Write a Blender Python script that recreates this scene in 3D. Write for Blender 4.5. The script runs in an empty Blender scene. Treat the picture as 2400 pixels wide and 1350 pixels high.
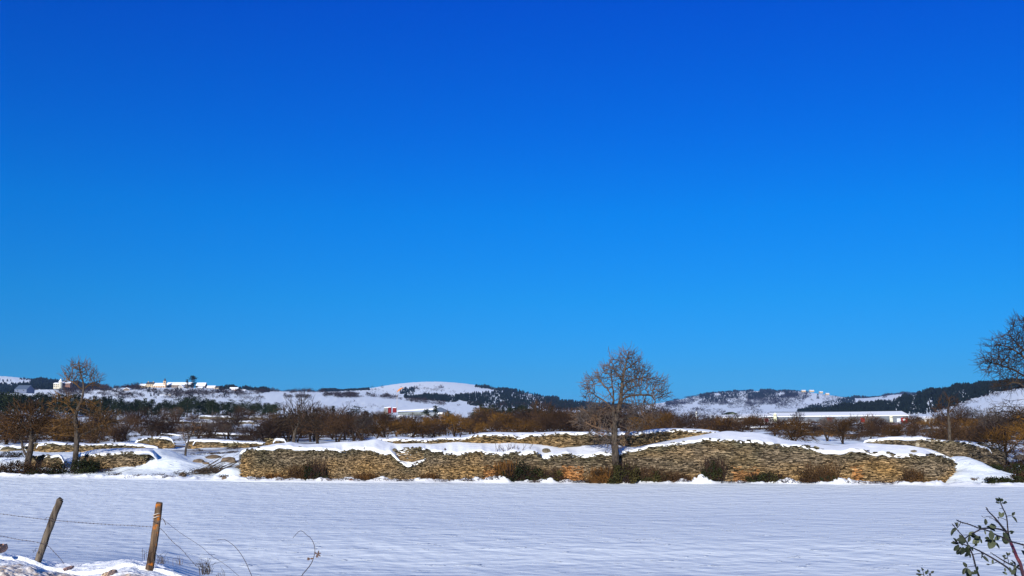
import bpy, math, random
import numpy as np
from mathutils import Vector, Matrix, kdtree
random.seed(7); RNG = np.random.default_rng(7)
C = bpy.context.scene.collection
SC = bpy.context.scene

# ------------------------------------------------------------------ camera
F = 2355.0; HOR = 985.0; CAMZ = 4.0          # focal length and horizon row in photo pixels, eye above the field
PITCH = math.atan((HOR - 675.0) / F)
cd = bpy.data.cameras.new('camera'); cam = bpy.data.objects.new('camera', cd); C.objects.link(cam)
cd.sensor_width = 36.0; cd.lens = 36.0 * F / 2400.0; cd.clip_start = 0.05; cd.clip_end = 60000
cam.location = (0, 0, CAMZ); cam.rotation_euler = (math.pi / 2 + PITCH, 0, 0)
SC.camera = cam
SC.render.resolution_x = 1024; SC.render.resolution_y = 576

# ------------------------------------------------------------------ sky, sun, exposure
SUN_EL, SUN_AZ = math.radians(20), math.radians(197)      # azimuth clockwise from +Y: behind the camera, a little to its left
w = bpy.data.worlds.new('World'); SC.world = w; w.use_nodes = True
nt = w.node_tree; bg = nt.nodes['Background']
sky = nt.nodes.new('ShaderNodeTexSky'); sky.sky_type = 'NISHITA'; sky.sun_disc = False
sky.sun_elevation = SUN_EL; sky.sun_rotation = SUN_AZ
sky.altitude = 800; sky.air_density = 1.0; sky.dust_density = 0.1; sky.ozone_density = 3.0
SKY_K = 1.03
SKY_GRAD = [(0.0, (.056, .28, .70)), (.0104, (.0556, .2806, .70)), (.0461, (.052, .277, .628)), (.1179, (.024, .328, .678)), (.2016, (.004, .346, .796)), (.2828, (.0, .296, .88)), (.3968, (.0, .24, .973)), (.6, (.10, .42, .90)), (1.0, (.28, .62, .85))]
tc = nt.nodes.new('ShaderNodeTexCoord'); sp = nt.nodes.new('ShaderNodeSeparateXYZ')
rmp = nt.nodes.new('ShaderNodeValToRGB'); mul = nt.nodes.new('ShaderNodeMix'); mul.data_type = 'RGBA'; mul.blend_type = 'MULTIPLY'
mul.inputs[0].default_value = 1.0
nt.links.new(tc.outputs['Generated'], sp.inputs[0]); nt.links.new(sp.outputs['Z'], rmp.inputs[0])
def set_ramp(r, stops):
    while len(r.elements) > 1: r.elements.remove(r.elements[-1])
    r.elements[0].position = stops[0][0]; r.elements[0].color = (*stops[0][1], 1)
    for p_, c_ in stops[1:]:
        e = r.elements.new(p_); e.color = (*c_, 1)
set_ramp(rmp.color_ramp, [(p_, (c_[0] * .8, c_[1] * SKY_K * .99, c_[2] * SKY_K)) for p_, c_ in SKY_GRAD])
nt.links.new(sky.outputs[0], mul.inputs[6]); nt.links.new(rmp.outputs[0], mul.inputs[7])
nt.links.new(mul.outputs[2], bg.inputs['Color']); bg.inputs['Strength'].default_value = 0.12
sl = bpy.data.lights.new('sun', 'SUN'); sl.energy = 5.0; sl.angle = math.radians(0.53); sl.color = (1.0, 0.965, 0.87)
sun = bpy.data.objects.new('sun', sl); C.objects.link(sun)
sdir = Vector((math.sin(SUN_AZ) * math.cos(SUN_EL), math.cos(SUN_AZ) * math.cos(SUN_EL), math.sin(SUN_EL)))
sun.rotation_euler = sdir.to_track_quat('Z', 'Y').to_euler(); sun.location = (0, -20, 60)
SC.view_settings.view_transform = 'Standard'; SC.view_settings.look = 'None'
SC.view_settings.exposure = 0.27; SC.view_settings.gamma = 1.0

# ------------------------------------------------------------------ helpers
cp, sn = math.cos(PITCH), math.sin(PITCH)
def P(px, py, Y):
    """the point at forward distance Y seen at photo pixel (px, py)"""
    a = (px - 1200.0) / F; b = (675.0 - py) / F
    k = Y / (cp - b * sn)
    return np.array([a * k, Y, CAMZ + (sn + b * cp) * k])
def PV(px, py, Y):
    a = (px - 1200.0) / F; b = (675.0 - py) / F
    k = Y / (cp - b * sn)
    return np.stack([a * k, Y + 0 * k, CAMZ + (sn + b * cp) * k], -1)
def zrow(z, Y):          # photo row of height z at distance Y
    t = (z - CAMZ) / Y; b = (t * cp - sn) / (cp + t * sn)
    return 675.0 - b * F
def li(x, pts):
    return np.interp(x, [p[0] for p in pts], [p[1] for p in pts])
def hash2(i, j, s):
    v = np.sin(i * 127.1 + j * 311.7 + s * 74.7) * 43758.5453
    return v - np.floor(v)
def noise2(x, y, s=0):
    x = np.asarray(x, float); y = np.asarray(y, float)
    xi, yi = np.floor(x), np.floor(y); u, v = x - xi, y - yi
    u = u * u * (3 - 2 * u); v = v * v * (3 - 2 * v)
    return ((hash2(xi, yi, s) * (1 - u) + hash2(xi + 1, yi, s) * u) * (1 - v) + (hash2(xi, yi + 1, s) * (1 - u) + hash2(xi + 1, yi + 1, s) * u) * v) * 2 - 1
def fbm(x, y, s=0, o=4):
    r = 0; a = 1.0
    for k in range(o):
        r = r + a * noise2(np.asarray(x) * 2 ** k + 13.7 * k, np.asarray(y) * 2 ** k - 7.3 * k, s + k); a *= 0.5
    return r
def tag(o, label=None, cat=None, group=None, kind=None):
    if label: o['label'] = label
    if cat: o['category'] = cat
    if group: o['group'] = group
    if kind: o['kind'] = kind
    return o
def mk(name, v, f, mat, parent=None, col=None, smooth=False, loc=None):
    me = bpy.data.meshes.new(name)
    v = np.asarray(v, float)
    if isinstance(f, np.ndarray):
        n, k = f.shape
        me.vertices.add(len(v)); me.vertices.foreach_set('co', v.ravel())
        me.loops.add(n * k); me.loops.foreach_set('vertex_index', f.ravel().astype(np.int32))
        me.polygons.add(n); me.polygons.foreach_set('loop_start', np.arange(0, n * k, k, dtype=np.int32))
        me.update(calc_edges=True); me.validate()
    else:
        me.from_pydata([tuple(p) for p in v], [], [tuple(q) for q in f]); me.update()
    if col is not None:
        ca = me.color_attributes.new('Col', 'FLOAT_COLOR', 'POINT')
        c4 = np.ones((len(v), 4)); c4[:, :3] = col; ca.data.foreach_set('color', c4.ravel())
    me.polygons.foreach_set('use_smooth', np.full(len(me.polygons), smooth))
    me.materials.append(mat)
    o = bpy.data.objects.new(name, me); C.objects.link(o)
    if parent: o.parent = parent
    if loc is not None: o.location = loc
    return o
def empty(name, loc, rz=0, label=None, cat=None, group=None, s=None):
    o = bpy.data.objects.new(name, None); C.objects.link(o); o.location = tuple(loc); o.rotation_euler = (0, 0, rz)
    if s is not None: o.scale = s if hasattr(s, '__len__') else (s, s, s)
    return tag(o, label, cat, group)
def dup(root, loc, rz, s, label, group=None, cat=None):
    r = root.copy(); C.objects.link(r); r.location = tuple(loc); r.rotation_euler = (0, 0, rz); r.scale = s if hasattr(s, '__len__') else (s, s, s)
    r['label'] = label
    if group: r['group'] = group
    if cat: r['category'] = cat
    for ch in root.children:
        c = ch.copy(); C.objects.link(c); c.parent = r
    return r
class MB:
    def __init__(s): s.v = []; s.f = []; s.c = []; s.n = 0
    def add(s, v, f, c=(1, 1, 1)):
        v = np.asarray(v, float); s.v.append(v)
        s.f += [tuple(i + s.n for i in q) for q in f]; s.c.append(np.tile(np.asarray(c, float), (len(v), 1))); s.n += len(v)
    def box(s, c, h, rz=0, col=(1, 1, 1), tap=0):
        v = []
        for k in (-1, 1):
            for a, b in ((-1, -1), (1, -1), (1, 1), (-1, 1)):
                t = 1 - tap * (k > 0); v.append((a * h[0] * t, b * h[1] * t, k * h[2]))
        v = np.array(v); cr, sr = math.cos(rz), math.sin(rz)
        v = np.stack([v[:, 0] * cr - v[:, 1] * sr, v[:, 0] * sr + v[:, 1] * cr, v[:, 2]], 1) + np.asarray(c)
        s.add(v, [(0, 3, 2, 1), (4, 5, 6, 7), (0, 1, 5, 4), (1, 2, 6, 5), (2, 3, 7, 6), (3, 0, 4, 7)], col)
    def cyl(s, c, r0, r1, h, n=12, col=(1, 1, 1), cap=True):
        v = []
        for k, r in ((0, r0), (h, r1)):
            for i in range(n):
                a = 2 * math.pi * i / n; v.append((c[0] + r * math.cos(a), c[1] + r * math.sin(a), c[2] + k))
        f = [(i, (i + 1) % n, n + (i + 1) % n, n + i) for i in range(n)]
        if cap: f += [tuple(range(n))[::-1], tuple(range(n, 2 * n))]
        s.add(v, f, col)
    def build(s, name, mat, parent=None, smooth=False, loc=None):
        return mk(name, np.concatenate(s.v), s.f, mat, parent, np.concatenate(s.c), smooth, loc)
def tubes(P0, P1, R0, R1, k=3):
    """one k-sided prism per segment, as arrays"""
    P0, P1 = np.asarray(P0, float), np.asarray(P1, float); R0, R1 = np.asarray(R0, float), np.asarray(R1, float)
    d = P1 - P0; d /= np.maximum(np.linalg.norm(d, axis=1, keepdims=True), 1e-9)
    ref = np.where(np.abs(d[:, 2:3]) > 0.9, np.array([[1., 0, 0]]), np.array([[0, 0, 1.]]))
    a = np.cross(d, ref); a /= np.linalg.norm(a, axis=1, keepdims=True); b = np.cross(d, a)
    v = np.zeros((len(P0), 2 * k, 3))
    for i in range(k):
        t = 2 * math.pi * i / k; o = a * math.cos(t) + b * math.sin(t)
        v[:, i] = P0 + o * R0[:, None]; v[:, k + i] = P1 + o * R1[:, None]
    base = np.array([[i, (i + 1) % k, k + (i + 1) % k, k + i] for i in range(k)])
    f = (np.arange(len(P0)) * 2 * k)[:, None, None] + base[None]
    return v.reshape(-1, 3), f.reshape(-1, 4)
def polytube(pts, radii, k=8):
    """one smooth continuous tube along a polyline with closed ends"""
    pts = [Vector(p) for p in pts]; v = []; n = len(pts); up = Vector((0.13, 0.97, 0.2)).normalized()
    for i, p in enumerate(pts):
        d = (pts[min(i + 1, n - 1)] - pts[max(i - 1, 0)]).normalized()
        a = d.cross(up); a = a.normalized() if a.length > 1e-4 else d.orthogonal().normalized(); b = d.cross(a)
        for j in range(k):
            t = 2 * math.pi * j / k; v.append(p + (a * math.cos(t) + b * math.sin(t)) * radii[i])
    f = [(i * k + j, i * k + (j + 1) % k, (i + 1) * k + (j + 1) % k, (i + 1) * k + j) for i in range(n - 1) for j in range(k)]
    f += [tuple(range(k))[::-1], tuple(range((n - 1) * k, n * k))]
    return np.array([tuple(q) for q in v]), f
def spline(pts, m=6):
    """catmull-rom through pts"""
    p = np.array(pts, float); q = np.vstack([2 * p[0] - p[1], p, 2 * p[-1] - p[-2]]); out = []
    for i in range(1, len(q) - 2):
        for t in np.linspace(0, 1, m, endpoint=False):
            out.append(0.5 * ((2 * q[i]) + (-q[i - 1] + q[i + 1]) * t + (2 * q[i - 1] - 5 * q[i] + 4 * q[i + 1] - q[i + 2]) * t * t + (-q[i - 1] + 3 * q[i] - 3 * q[i + 1] + q[i + 2]) * t ** 3))
    out.append(q[-2]); return np.array(out)

# ------------------------------------------------------------------ materials
def mat(name, col=(.5, .5, .5), rough=.8, attr=False, spec=0.3):
    m = bpy.data.materials.new(name); m.use_nodes = True; n = m.node_tree.nodes['Principled BSDF']
    n.inputs['Base Color'].default_value = (*col, 1); n.inputs['Roughness'].default_value = rough
    n.inputs['Specular IOR Level'].default_value = spec
    if attr:
        a = m.node_tree.nodes.new('ShaderNodeAttribute'); a.attribute_name = 'Col'
        m.node_tree.links.new(a.outputs['Color'], n.inputs['Base Color'])
    return m
def nd(m, t, **k):
    n = m.node_tree.nodes.new(t)
    for a, b in k.items(): setattr(n, a, b)
    return n
def lk(m, a, b): m.node_tree.links.new(a, b)
def noisy(m, base, var, scale, bump=0.0, bscale=None, mapscale=(1, 1, 1), dist=0.05, det=6):
    """noise mix between two real colours, plus bump, in object space"""
    n = m.node_tree.nodes['Principled BSDF']; t = nd(m, 'ShaderNodeTexCoord'); mp = nd(m, 'ShaderNodeMapping')
    mp.inputs['Scale'].default_value = mapscale; lk(m, t.outputs['Object'], mp.inputs[0])
    no = nd(m, 'ShaderNodeTexNoise'); no.inputs['Scale'].default_value = scale; no.inputs['Detail'].default_value = det; lk(m, mp.outputs[0], no.inputs['Vector'])
    r = nd(m, 'ShaderNodeValToRGB'); set_ramp(r.color_ramp, [(0.35, base), (0.65, var)]); lk(m, no.outputs['Fac'], r.inputs[0]); lk(m, r.outputs[0], n.inputs['Base Color'])
    if bump:
        n2 = nd(m, 'ShaderNodeTexNoise'); n2.inputs['Scale'].default_value = bscale or scale; n2.inputs['Detail'].default_value = 8; lk(m, mp.outputs[0], n2.inputs['Vector'])
        bp = nd(m, 'ShaderNodeBump'); bp.inputs['Strength'].default_value = bump; bp.inputs['Distance'].default_value = dist
        lk(m, n2.outputs['Fac'], bp.inputs['Height']); lk(m, bp.outputs[0], n.inputs['Normal'])
    return m
def attr_noise(m, scale, amt, bump=0.0, dist=0.02):
    """Col attribute multiplied by fine mottling"""
    n = m.node_tree.nodes['Principled BSDF']; a = [q for q in m.node_tree.nodes if q.type == 'ATTRIBUTE'][0]
    t = nd(m, 'ShaderNodeTexCoord'); no = nd(m, 'ShaderNodeTexNoise'); no.inputs['Scale'].default_value = scale; no.inputs['Detail'].default_value = 5; lk(m, t.outputs['Object'], no.inputs['Vector'])
    mr = nd(m, 'ShaderNodeMapRange'); mr.inputs['From Min'].default_value = .3; mr.inputs['From Max'].default_value = .7; mr.inputs['To Min'].default_value = 1 - amt; mr.inputs['To Max'].default_value = 1 + amt
    lk(m, no.outputs['Fac'], mr.inputs['Value']); mx = nd(m, 'ShaderNodeVectorMath', operation='SCALE'); lk(m, a.outputs['Color'], mx.inputs[0]); lk(m, mr.outputs[0], mx.inputs['Scale']); lk(m, mx.outputs[0], n.inputs['Base Color'])
    if bump:
        bp = nd(m, 'ShaderNodeBump'); bp.inputs['Strength'].default_value = bump; bp.inputs['Distance'].default_value = dist; lk(m, no.outputs['Fac'], bp.inputs['Height']); lk(m, bp.outputs[0], n.inputs['Normal'])
    return m
SNOW = (0.86, 0.87, 0.90)
M = {}
M['snow'] = noisy(mat('snow', SNOW, .6), (.82, .835, .87), (.89, .895, .91), 1.3, .35, 3.0, dist=.06)
M['snow_far'] = noisy(mat('snow_far', SNOW, .8), (.80, .81, .85), (.88, .885, .9), .02)
M['stone'] = attr_noise(mat('dry_stone', attr=True, rough=.95, spec=.1), 18, .3, .5, .02)
M['bark'] = noisy(mat('bark', rough=.95, spec=.1), (.025, .02, .017), (.095, .075, .058), 9, .8, 22, (1, 1, .3), .03)
M['bark_dark'] = noisy(mat('bark_dark', rough=.95, spec=.1), (.015, .011, .009), (.045, .031, .022), 9)
def rnd_mat(name, stops, rough=.9):
    m = mat(name, rough=rough, spec=.1); n = m.node_tree.nodes['Principled BSDF']
    oi = nd(m, 'ShaderNodeObjectInfo'); t = nd(m, 'ShaderNodeTexCoord'); no = nd(m, 'ShaderNodeTexNoise'); no.inputs['Scale'].default_value = 1.1; no.inputs['Detail'].default_value = 4
    lk(m, t.outputs['Object'], no.inputs['Vector'])
    ad = nd(m, 'ShaderNodeMath', operation='MULTIPLY_ADD'); lk(m, oi.outputs['Random'], ad.inputs[0]); ad.inputs[1].default_value = .5; lk(m, no.outputs['Fac'], ad.inputs[2])
    sb = nd(m, 'ShaderNodeMath', operation='SUBTRACT'); lk(m, ad.outputs[0], sb.inputs[0]); sb.inputs[1].default_value = .25
    r = nd(m, 'ShaderNodeValToRGB'); set_ramp(r.color_ramp, stops); lk(m, sb.outputs[0], r.inputs[0]); lk(m, r.outputs[0], n.inputs['Base Color'])
    return m
M['twig'] = rnd_mat('twig_brown', [(.2, (.016, .010, .008)), (.5, (.034, .020, .014)), (.8, (.07, .038, .018))])
M['twig_ochre'] = rnd_mat('twig_ochre', [(.2, (.026, .015, .008)), (.5, (.066, .033, .010)), (.85, (.16, .078, .014))])
M['twig_grey'] = rnd_mat('twig_grey', [(.3, (.042, .034, .030)), (.6, (.08, .064, .056)), (.95, (.16, .08, .03))])
M['twig_mix'] = rnd_mat('twig_mix', [(.25, (.022, .016, .013)), (.5, (.05, .034, .022)), (.92, (.14, .07, .018))])
M['twig_rust'] = rnd_mat('twig_rust', [(.2, (.022, .014, .009)), (.5, (.055, .03, .014)), (.8, (.14, .062, .014))])
M['needles'] = rnd_mat('needles', [(.2, (.005, .009, .006)), (.5, (.011, .018, .010)), (.8, (.026, .034, .014))])
M['leaf_dark'] = rnd_mat('leaf_dark', [(.2, (.008, .012, .005)), (.5, (.02, .025, .009)), (.8, (.055, .044, .014))])
M['leaf_brown'] = rnd_mat('leaf_brown', [(.2, (.018, .011, .006)), (.5, (.045, .026, .012)), (.8, (.10, .052, .018))])
M['farwood'] = attr_noise(mat('far_wood', attr=True, rough=.95, spec=.05), .3, .3)
M['paint'] = mat('painted_wall', attr=True, rough=.85)
M['roof_snow'] = mat('roof_snow', (.86, .87, .9), .8)
M['dark_glass'] = mat('window_dark', (.03, .035, .045), .3)

# ------------------------------------------------------------------ the lie of the land
EDGE = [(-800, 1110), (0, 1118), (300, 1123), (600, 1128), (1000, 1131), (1400, 1135), (1800, 1137), (2400, 1141), (3200, 1145)]
ROWS = [
 (85,   [(-600, 1068), (0, 1068), (200, 1066), (400, 1066), (500, 1063), (600, 1055), (800, 1052), (1000, 1052), (1400, 1048), (1600, 1045), (1800, 1048), (2000, 1058), (2200, 1076), (2400, 1066), (3000, 1060)]),
 (120,  [(-600, 1040), (0, 1040), (200, 1043), (400, 1042), (500, 1040), (600, 1037), (800, 1036), (1000, 1032), (1200, 1028), (1400, 1026), (1600, 1022), (1800, 1030), (2000, 1036), (2200, 1040), (2400, 1040), (3000, 1040)]),
 (180,  [(-600, 1015), (0, 1015), (400, 1018), (600, 1018), (1000, 1016), (1600, 1012), (2000, 1014), (3000, 1012)]),
 (280,  [(-600, 990), (0, 990), (400, 990), (600, 993), (1000, 1000), (1400, 1002), (2000, 1001), (3000, 1000)]),
 (450,  [(-600, 972), (0, 972), (400, 970), (600, 973), (800, 980), (1000, 985), (1400, 991), (2000, 992), (3000, 990)]),
 (700,  [(-600, 955), (0, 957), (400, 953), (600, 957), (800, 965), (1000, 971), (1200, 974), (1400, 981), (1800, 985), (2400, 975), (3000, 965)]),
 (1000, [(-600, 940), (0, 945), (400, 938), (600, 943), (800, 950), (1000, 956), (1200, 962), (1400, 972), (1600, 976), (2000, 981), (2150, 978), (2270, 950), (2330, 932), (2400, 915), (2600, 890), (3000, 880)]),
 (1500, [(-600, 925), (0, 925), (100, 915), (200, 915), (300, 908), (340, 909), (400, 909), (500, 910), (560, 914), (600, 918), (750, 925), (900, 935), (1000, 940), (1200, 948), (1400, 962), (1600, 969), (1800, 972), (1880, 968), (2000, 950), (2100, 936), (2180, 920), (2250, 905), (2320, 899), (2400, 896), (2600, 880), (3000, 870)]),
 (2200, [(-600, 900), (0, 912), (75, 904), (150, 903), (230, 908), (300, 912), (480, 914), (540, 908), (600, 914), (640, 917), (750, 918), (850, 919), (900, 924), (1000, 920), (1100, 920), (1200, 924), (1300, 940), (1400, 954), (1500, 958), (1600, 960), (1800, 962), (2000, 965), (2400, 950), (3000, 940)]),
 (3000, [(-600, 870), (0, 881), (50, 885), (75, 889), (120, 897), (200, 900), (300, 925), (700, 928), (760, 917), (820, 916), (860, 912), (900, 904), (940, 898), (1000, 894), (1050, 895), (1100, 900), (1150, 908), (1200, 915), (1250, 925), (1300, 936), (1350, 945), (1400, 948), (1500, 952), (1700, 953), (1800, 953), (1900, 950), (2000, 945), (2100, 942), (2400, 940), (3000, 940)]),
 (4500, [(-600, 960), (0, 960), (1300, 960), (1500, 950), (1570, 942), (1620, 930), (1680, 920), (1750, 916), (1800, 917), (1850, 916), (1900, 920), (1950, 927), (1990, 934), (2040, 934), (2080, 926), (2130, 922), (2170, 925), (2300, 935), (3000, 950)]),
 (6500, [(-600, 968), (3000, 968)]),
 (9000, [(-600, 976), (3000, 976)]),
]
NEAR = [
 (3,  [(-600, 2450), (3000, 2450)]),
 (6,  [(-600, 1700), (3000, 1700)]),
 (10, [(-600, 1484), (3000, 1484)]),
 (14, [(-600, 1345), (0, 1350), (250, 1352), (420, 1362), (520, 1405), (3000, 1412)]),
 (17, [(-600, 1300), (0, 1302), (250, 1316), (380, 1335), (480, 1380), (3000, 1385)]),
 (22, [(-600, 1292), (0, 1294), (250, 1305), (380, 1322), (480, 1352), (3000, 1356)]),
 (30, [(-600, 1258), (3000, 1262)]),
]
def edge_d(px): return CAMZ * F / (li(px, EDGE) - HOR)
def pchip(xk, yk, x):
    h = np.diff(xk); dl = np.diff(yk) / h; m = np.zeros(len(xk))
    for i in range(1, len(xk) - 1):
        if dl[i - 1] * dl[i] > 0:
            w1 = 2 * h[i] + h[i - 1]; w2 = h[i] + 2 * h[i - 1]; m[i] = (w1 + w2) / (w1 / dl[i - 1] + w2 / dl[i])
    m[0] = dl[0]; m[-1] = dl[-1]
    i = np.clip(np.searchsorted(xk, x) - 1, 0, len(h) - 1); t = (x - xk[i]) / h[i]
    return (2 * t**3 - 3 * t**2 + 1) * yk[i] + (t**3 - 2 * t**2 + t) * h[i] * m[i] + (-2 * t**3 + 3 * t**2) * yk[i + 1] + (t**3 - t**2) * h[i] * m[i + 1]
def smrow(px, pts, r=18):
    return (li(px - 2 * r, pts) + 2 * li(px - r, pts) + 3 * li(px, pts) + 2 * li(px + r, pts) + li(px + 2 * r, pts)) / 9
def gcol(px, Ys):
    ks = [(d, smrow(px, t)) for d, t in NEAR]
    e = float(edge_d(px)); ks.append((e, float(li(px, EDGE)))); ks += [(d, smrow(px, t)) for d, t in ROWS]
    xk = np.log([k[0] for k in ks]); yk = np.array([float(k[1]) for k in ks])
    return pchip(xk, yk, np.log(np.asarray(Ys, float)))
def gpt(px, Y): return P(px, float(gcol(px, [Y])[0]), Y)
def ground():
    pxs = np.concatenate([np.arange(-3000, -100, 40), np.arange(-100, 2500, 5), np.arange(2500, 5500, 40)]).astype(float)
    Ys = np.unique(np.concatenate([np.geomspace(2.5, 18, 24), np.geomspace(18, 60, 60), np.geomspace(60, 90, 60), np.geomspace(90, 9000, 190)]))
    V = np.zeros((len(pxs), len(Ys), 3))
    for i, px in enumerate(pxs):
        q = min(max(px, -600), 3000); y = gcol(q, Ys)
        V[i] = PV(np.full(len(Ys), px), y, Ys)
    X, Y = V[..., 0], V[..., 1]; e = edge_d(np.clip(pxs, -600, 3000))[:, None]
    rough = np.clip((Y - e - .3) / 1.5, 0, 1)
    V[..., 2] += rough * (fbm(X * .55, Y * .55, 3) * .13 * np.clip(Y / 120, .8, 4) + fbm(X * .02, Y * .02, 9) * .0)
    V[..., 2] += (1 - rough) * fbm(X * .07, Y * .07, 5, 2) * .045 * np.clip((Y - 18) / 10, 0, 1)
    for px_, yc_, am, rx_, ry_ in ((2222, 69, 1.15, 1.7, 3.2), (2218, 64.6, .5, 1.15, 1.3), (2275, 66, .45, 1.6, 2.0), (385, 77.5, 1.05, 1.7, 3.0), (430, 75, .45, 1.4, 2.0), (547, 68.6, .6, .75, .8), (578, 69, .35, .6, .6), (1640, 64.2, .0, 1, 1), (30, 76, .5, 2.4, 1.6), (110, 78, .6, 1.5, 1.5)):
        V[..., 2] += am * np.exp(-((X - (px_ - 1200) * 1.012 / F * yc_) / rx_) ** 2 - ((Y - yc_) / ry_) ** 2)
    far = np.clip((Y - 700) / 800, 0, 1)
    V[..., 2] += far * fbm(X * .004, Y * .004, 21) * .35
    ny = len(Ys); a = (np.arange(len(pxs) - 1)[:, None] * ny + np.arange(ny - 1)[None]).ravel()
    f = np.stack([a, a + ny, a + ny + 1, a + 1], 1)
    FSN = (.79, .835, .87); m = mat('snowfield', FSN, .65, spec=.25); n = m.node_tree.nodes['Principled BSDF']
    t = nd(m, 'ShaderNodeTexCoord')
    def nz(sc, mp, det=4, rot=0):
        q = nd(m, 'ShaderNodeMapping'); q.inputs['Scale'].default_value = mp; q.inputs['Rotation'].default_value = (0, 0, rot); lk(m, t.outputs['Object'], q.inputs[0])
        k = nd(m, 'ShaderNodeTexNoise'); k.inputs['Scale'].default_value = sc; k.inputs['Detail'].default_value = det; lk(m, q.outputs[0], k.inputs['Vector']); return k
    rip = nz(1.0, (1.15, 1.25, 1), 2, .25); fine = nz(1.0, (3.0, 3.6, 1), 2, -.15); broad = nz(1.0, (.14, .3, 1), 2)
    spk = nz(1.0, (1.5, 2.6, 1), 3)
    sr = nd(m, 'ShaderNodeMapRange'); sr.inputs['From Min'].default_value = .655; sr.inputs['From Max'].default_value = .71; lk(m, spk.outputs['Fac'], sr.inputs['Value'])
    def bump(h, s, d, prev=None):
        b = nd(m, 'ShaderNodeBump'); b.inputs['Strength'].default_value = s; b.inputs['Distance'].default_value = d; lk(m, h, b.inputs['Height'])
        if prev: lk(m, prev.outputs[0], b.inputs['Normal'])
        return b
    b1 = bump(broad.outputs['Fac'], 1, .12); b2 = bump(rip.outputs['Fac'], 1, .13, b1); b3 = bump(fine.outputs['Fac'], .8, .028, b2); b4 = bump(sr.outputs[0], 1, .07, b3)
    lk(m, b4.outputs[0], n.inputs['Normal'])
    # bare stalks and stubble of the meadows showing through the snow further out (real patches, not shade)
    pt = nz(1.0, (.05, .09, .05), 7); sx = nd(m, 'ShaderNodeSeparateXYZ'); lk(m, t.outputs['Object'], sx.inputs[0])
    g1 = nd(m, 'ShaderNodeMapRange'); g1.inputs['From Min'].default_value = 78; g1.inputs['From Max'].default_value = 100; lk(m, sx.outputs['Y'], g1.inputs['Value'])
    g2 = nd(m, 'ShaderNodeMapRange'); g2.inputs['From Min'].default_value = 320; g2.inputs['From Max'].default_value = 420; g2.inputs['To Min'].default_value = 1; g2.inputs['To Max'].default_value = 0; lk(m, sx.outputs['Y'], g2.inputs['Value'])
    st = nd(m, 'ShaderNodeMapRange'); st.inputs['From Min'].default_value = .5; st.inputs['From Max'].default_value = .62; lk(m, pt.outputs['Fac'], st.inputs['Value'])
    m1 = nd(m, 'ShaderNodeMath', operation='MULTIPLY'); lk(m, g1.outputs[0], m1.inputs[0]); lk(m, g2.outputs[0], m1.inputs[1])
    m2 = nd(m, 'ShaderNodeMath', operation='MULTIPLY'); lk(m, m1.outputs[0], m2.inputs[0]); lk(m, st.outputs[0], m2.inputs[1])
    mx = nd(m, 'ShaderNodeMix'); mx.data_type = 'RGBA'; lk(m, m2.outputs[0], mx.inputs[0]); mx.inputs[6].default_value = (*FSN, 1); mx.inputs[7].default_value = (.12, .085, .055, 1)
    lk(m, mx.outputs[2], n.inputs['Base Color'])
    tag(mk('ground', V.reshape(-1, 3), f, m, smooth=True), kind='structure')
ground()

def drift():
    """lumpy ridge of snow where the field ends"""
    pxs = np.arange(-120, 2520, 2.0); K = np.linspace(-.4, 3.6, 26)
    bumps = [(30, 3), (235, 4), (300, 5), (330, 3), (505, 5), (545, 9), (575, 6), (620, 4), (690, 5), (750, 3), (820, 5), (895, 4), (1000, 4), (1085, 6), (1120, 8), (1148, 13), (1172, 10), (1190, 6), (1290, 7), (1330, 4), (1392, 4), (1440, 5), (1465, 7), (1560, 6), (1600, 6), (1632, 11), (1648, 18), (1770, 5), (1840, 10), (1860, 5), (1900, 5), (1960, 4), (1978, 14), (1995, 6), (2060, 3), (2180, 6), (2200, 9), (2230, 5), (2300, 4)]
    V = np.zeros((len(pxs), len(K), 3)); e = edge_d(pxs)
    for i, px in enumerate(pxs):
        Y = e[i] + K; y = gcol(px, Y); V[i] = PV(np.full(len(K), px), y, Y)
    h = np.zeros(len(pxs))
    for c, a in bumps: h += a * np.exp(-((pxs - c) / (7 + a * .8)) ** 2)
    h = h * .026 * (.5 + .5 * (.5 + .5 * noise2(pxs * .21, 0 * pxs, 44)))
    prof = np.exp(-((K - .95) / .55) ** 2)
    X, Y = V[..., 0], V[..., 1]
    lump = .5 + .5 * np.clip(fbm(X * 1.7, Y * 1.5, 31, 4), -1, 1.4)
    V[..., 2] += prof[None] * (h[:, None] * (.85 + .35 * np.clip(fbm(X * 3.0, Y * 3.0, 37, 2), -.8, .8)) + .0 + .20 * lump) + .004 - .1 * (K[None] < -.2) * 1
    V[..., 2] += np.clip(K[None] - .2, 0, 1) * fbm(X * 3.1, Y * 3.1, 41, 3) * .035
    V[:, 0, 2] -= .1; V[:, -1, 2] -= .15
    ny = len(K); a = (np.arange(len(pxs) - 1)[:, None] * ny + np.arange(ny - 1)[None]).ravel()
    tag(mk('snow_drift', V.reshape(-1, 3), np.stack([a, a + ny, a + ny + 1, a + 1], 1), M['snow'], smooth=True), kind='structure')
drift()

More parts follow.
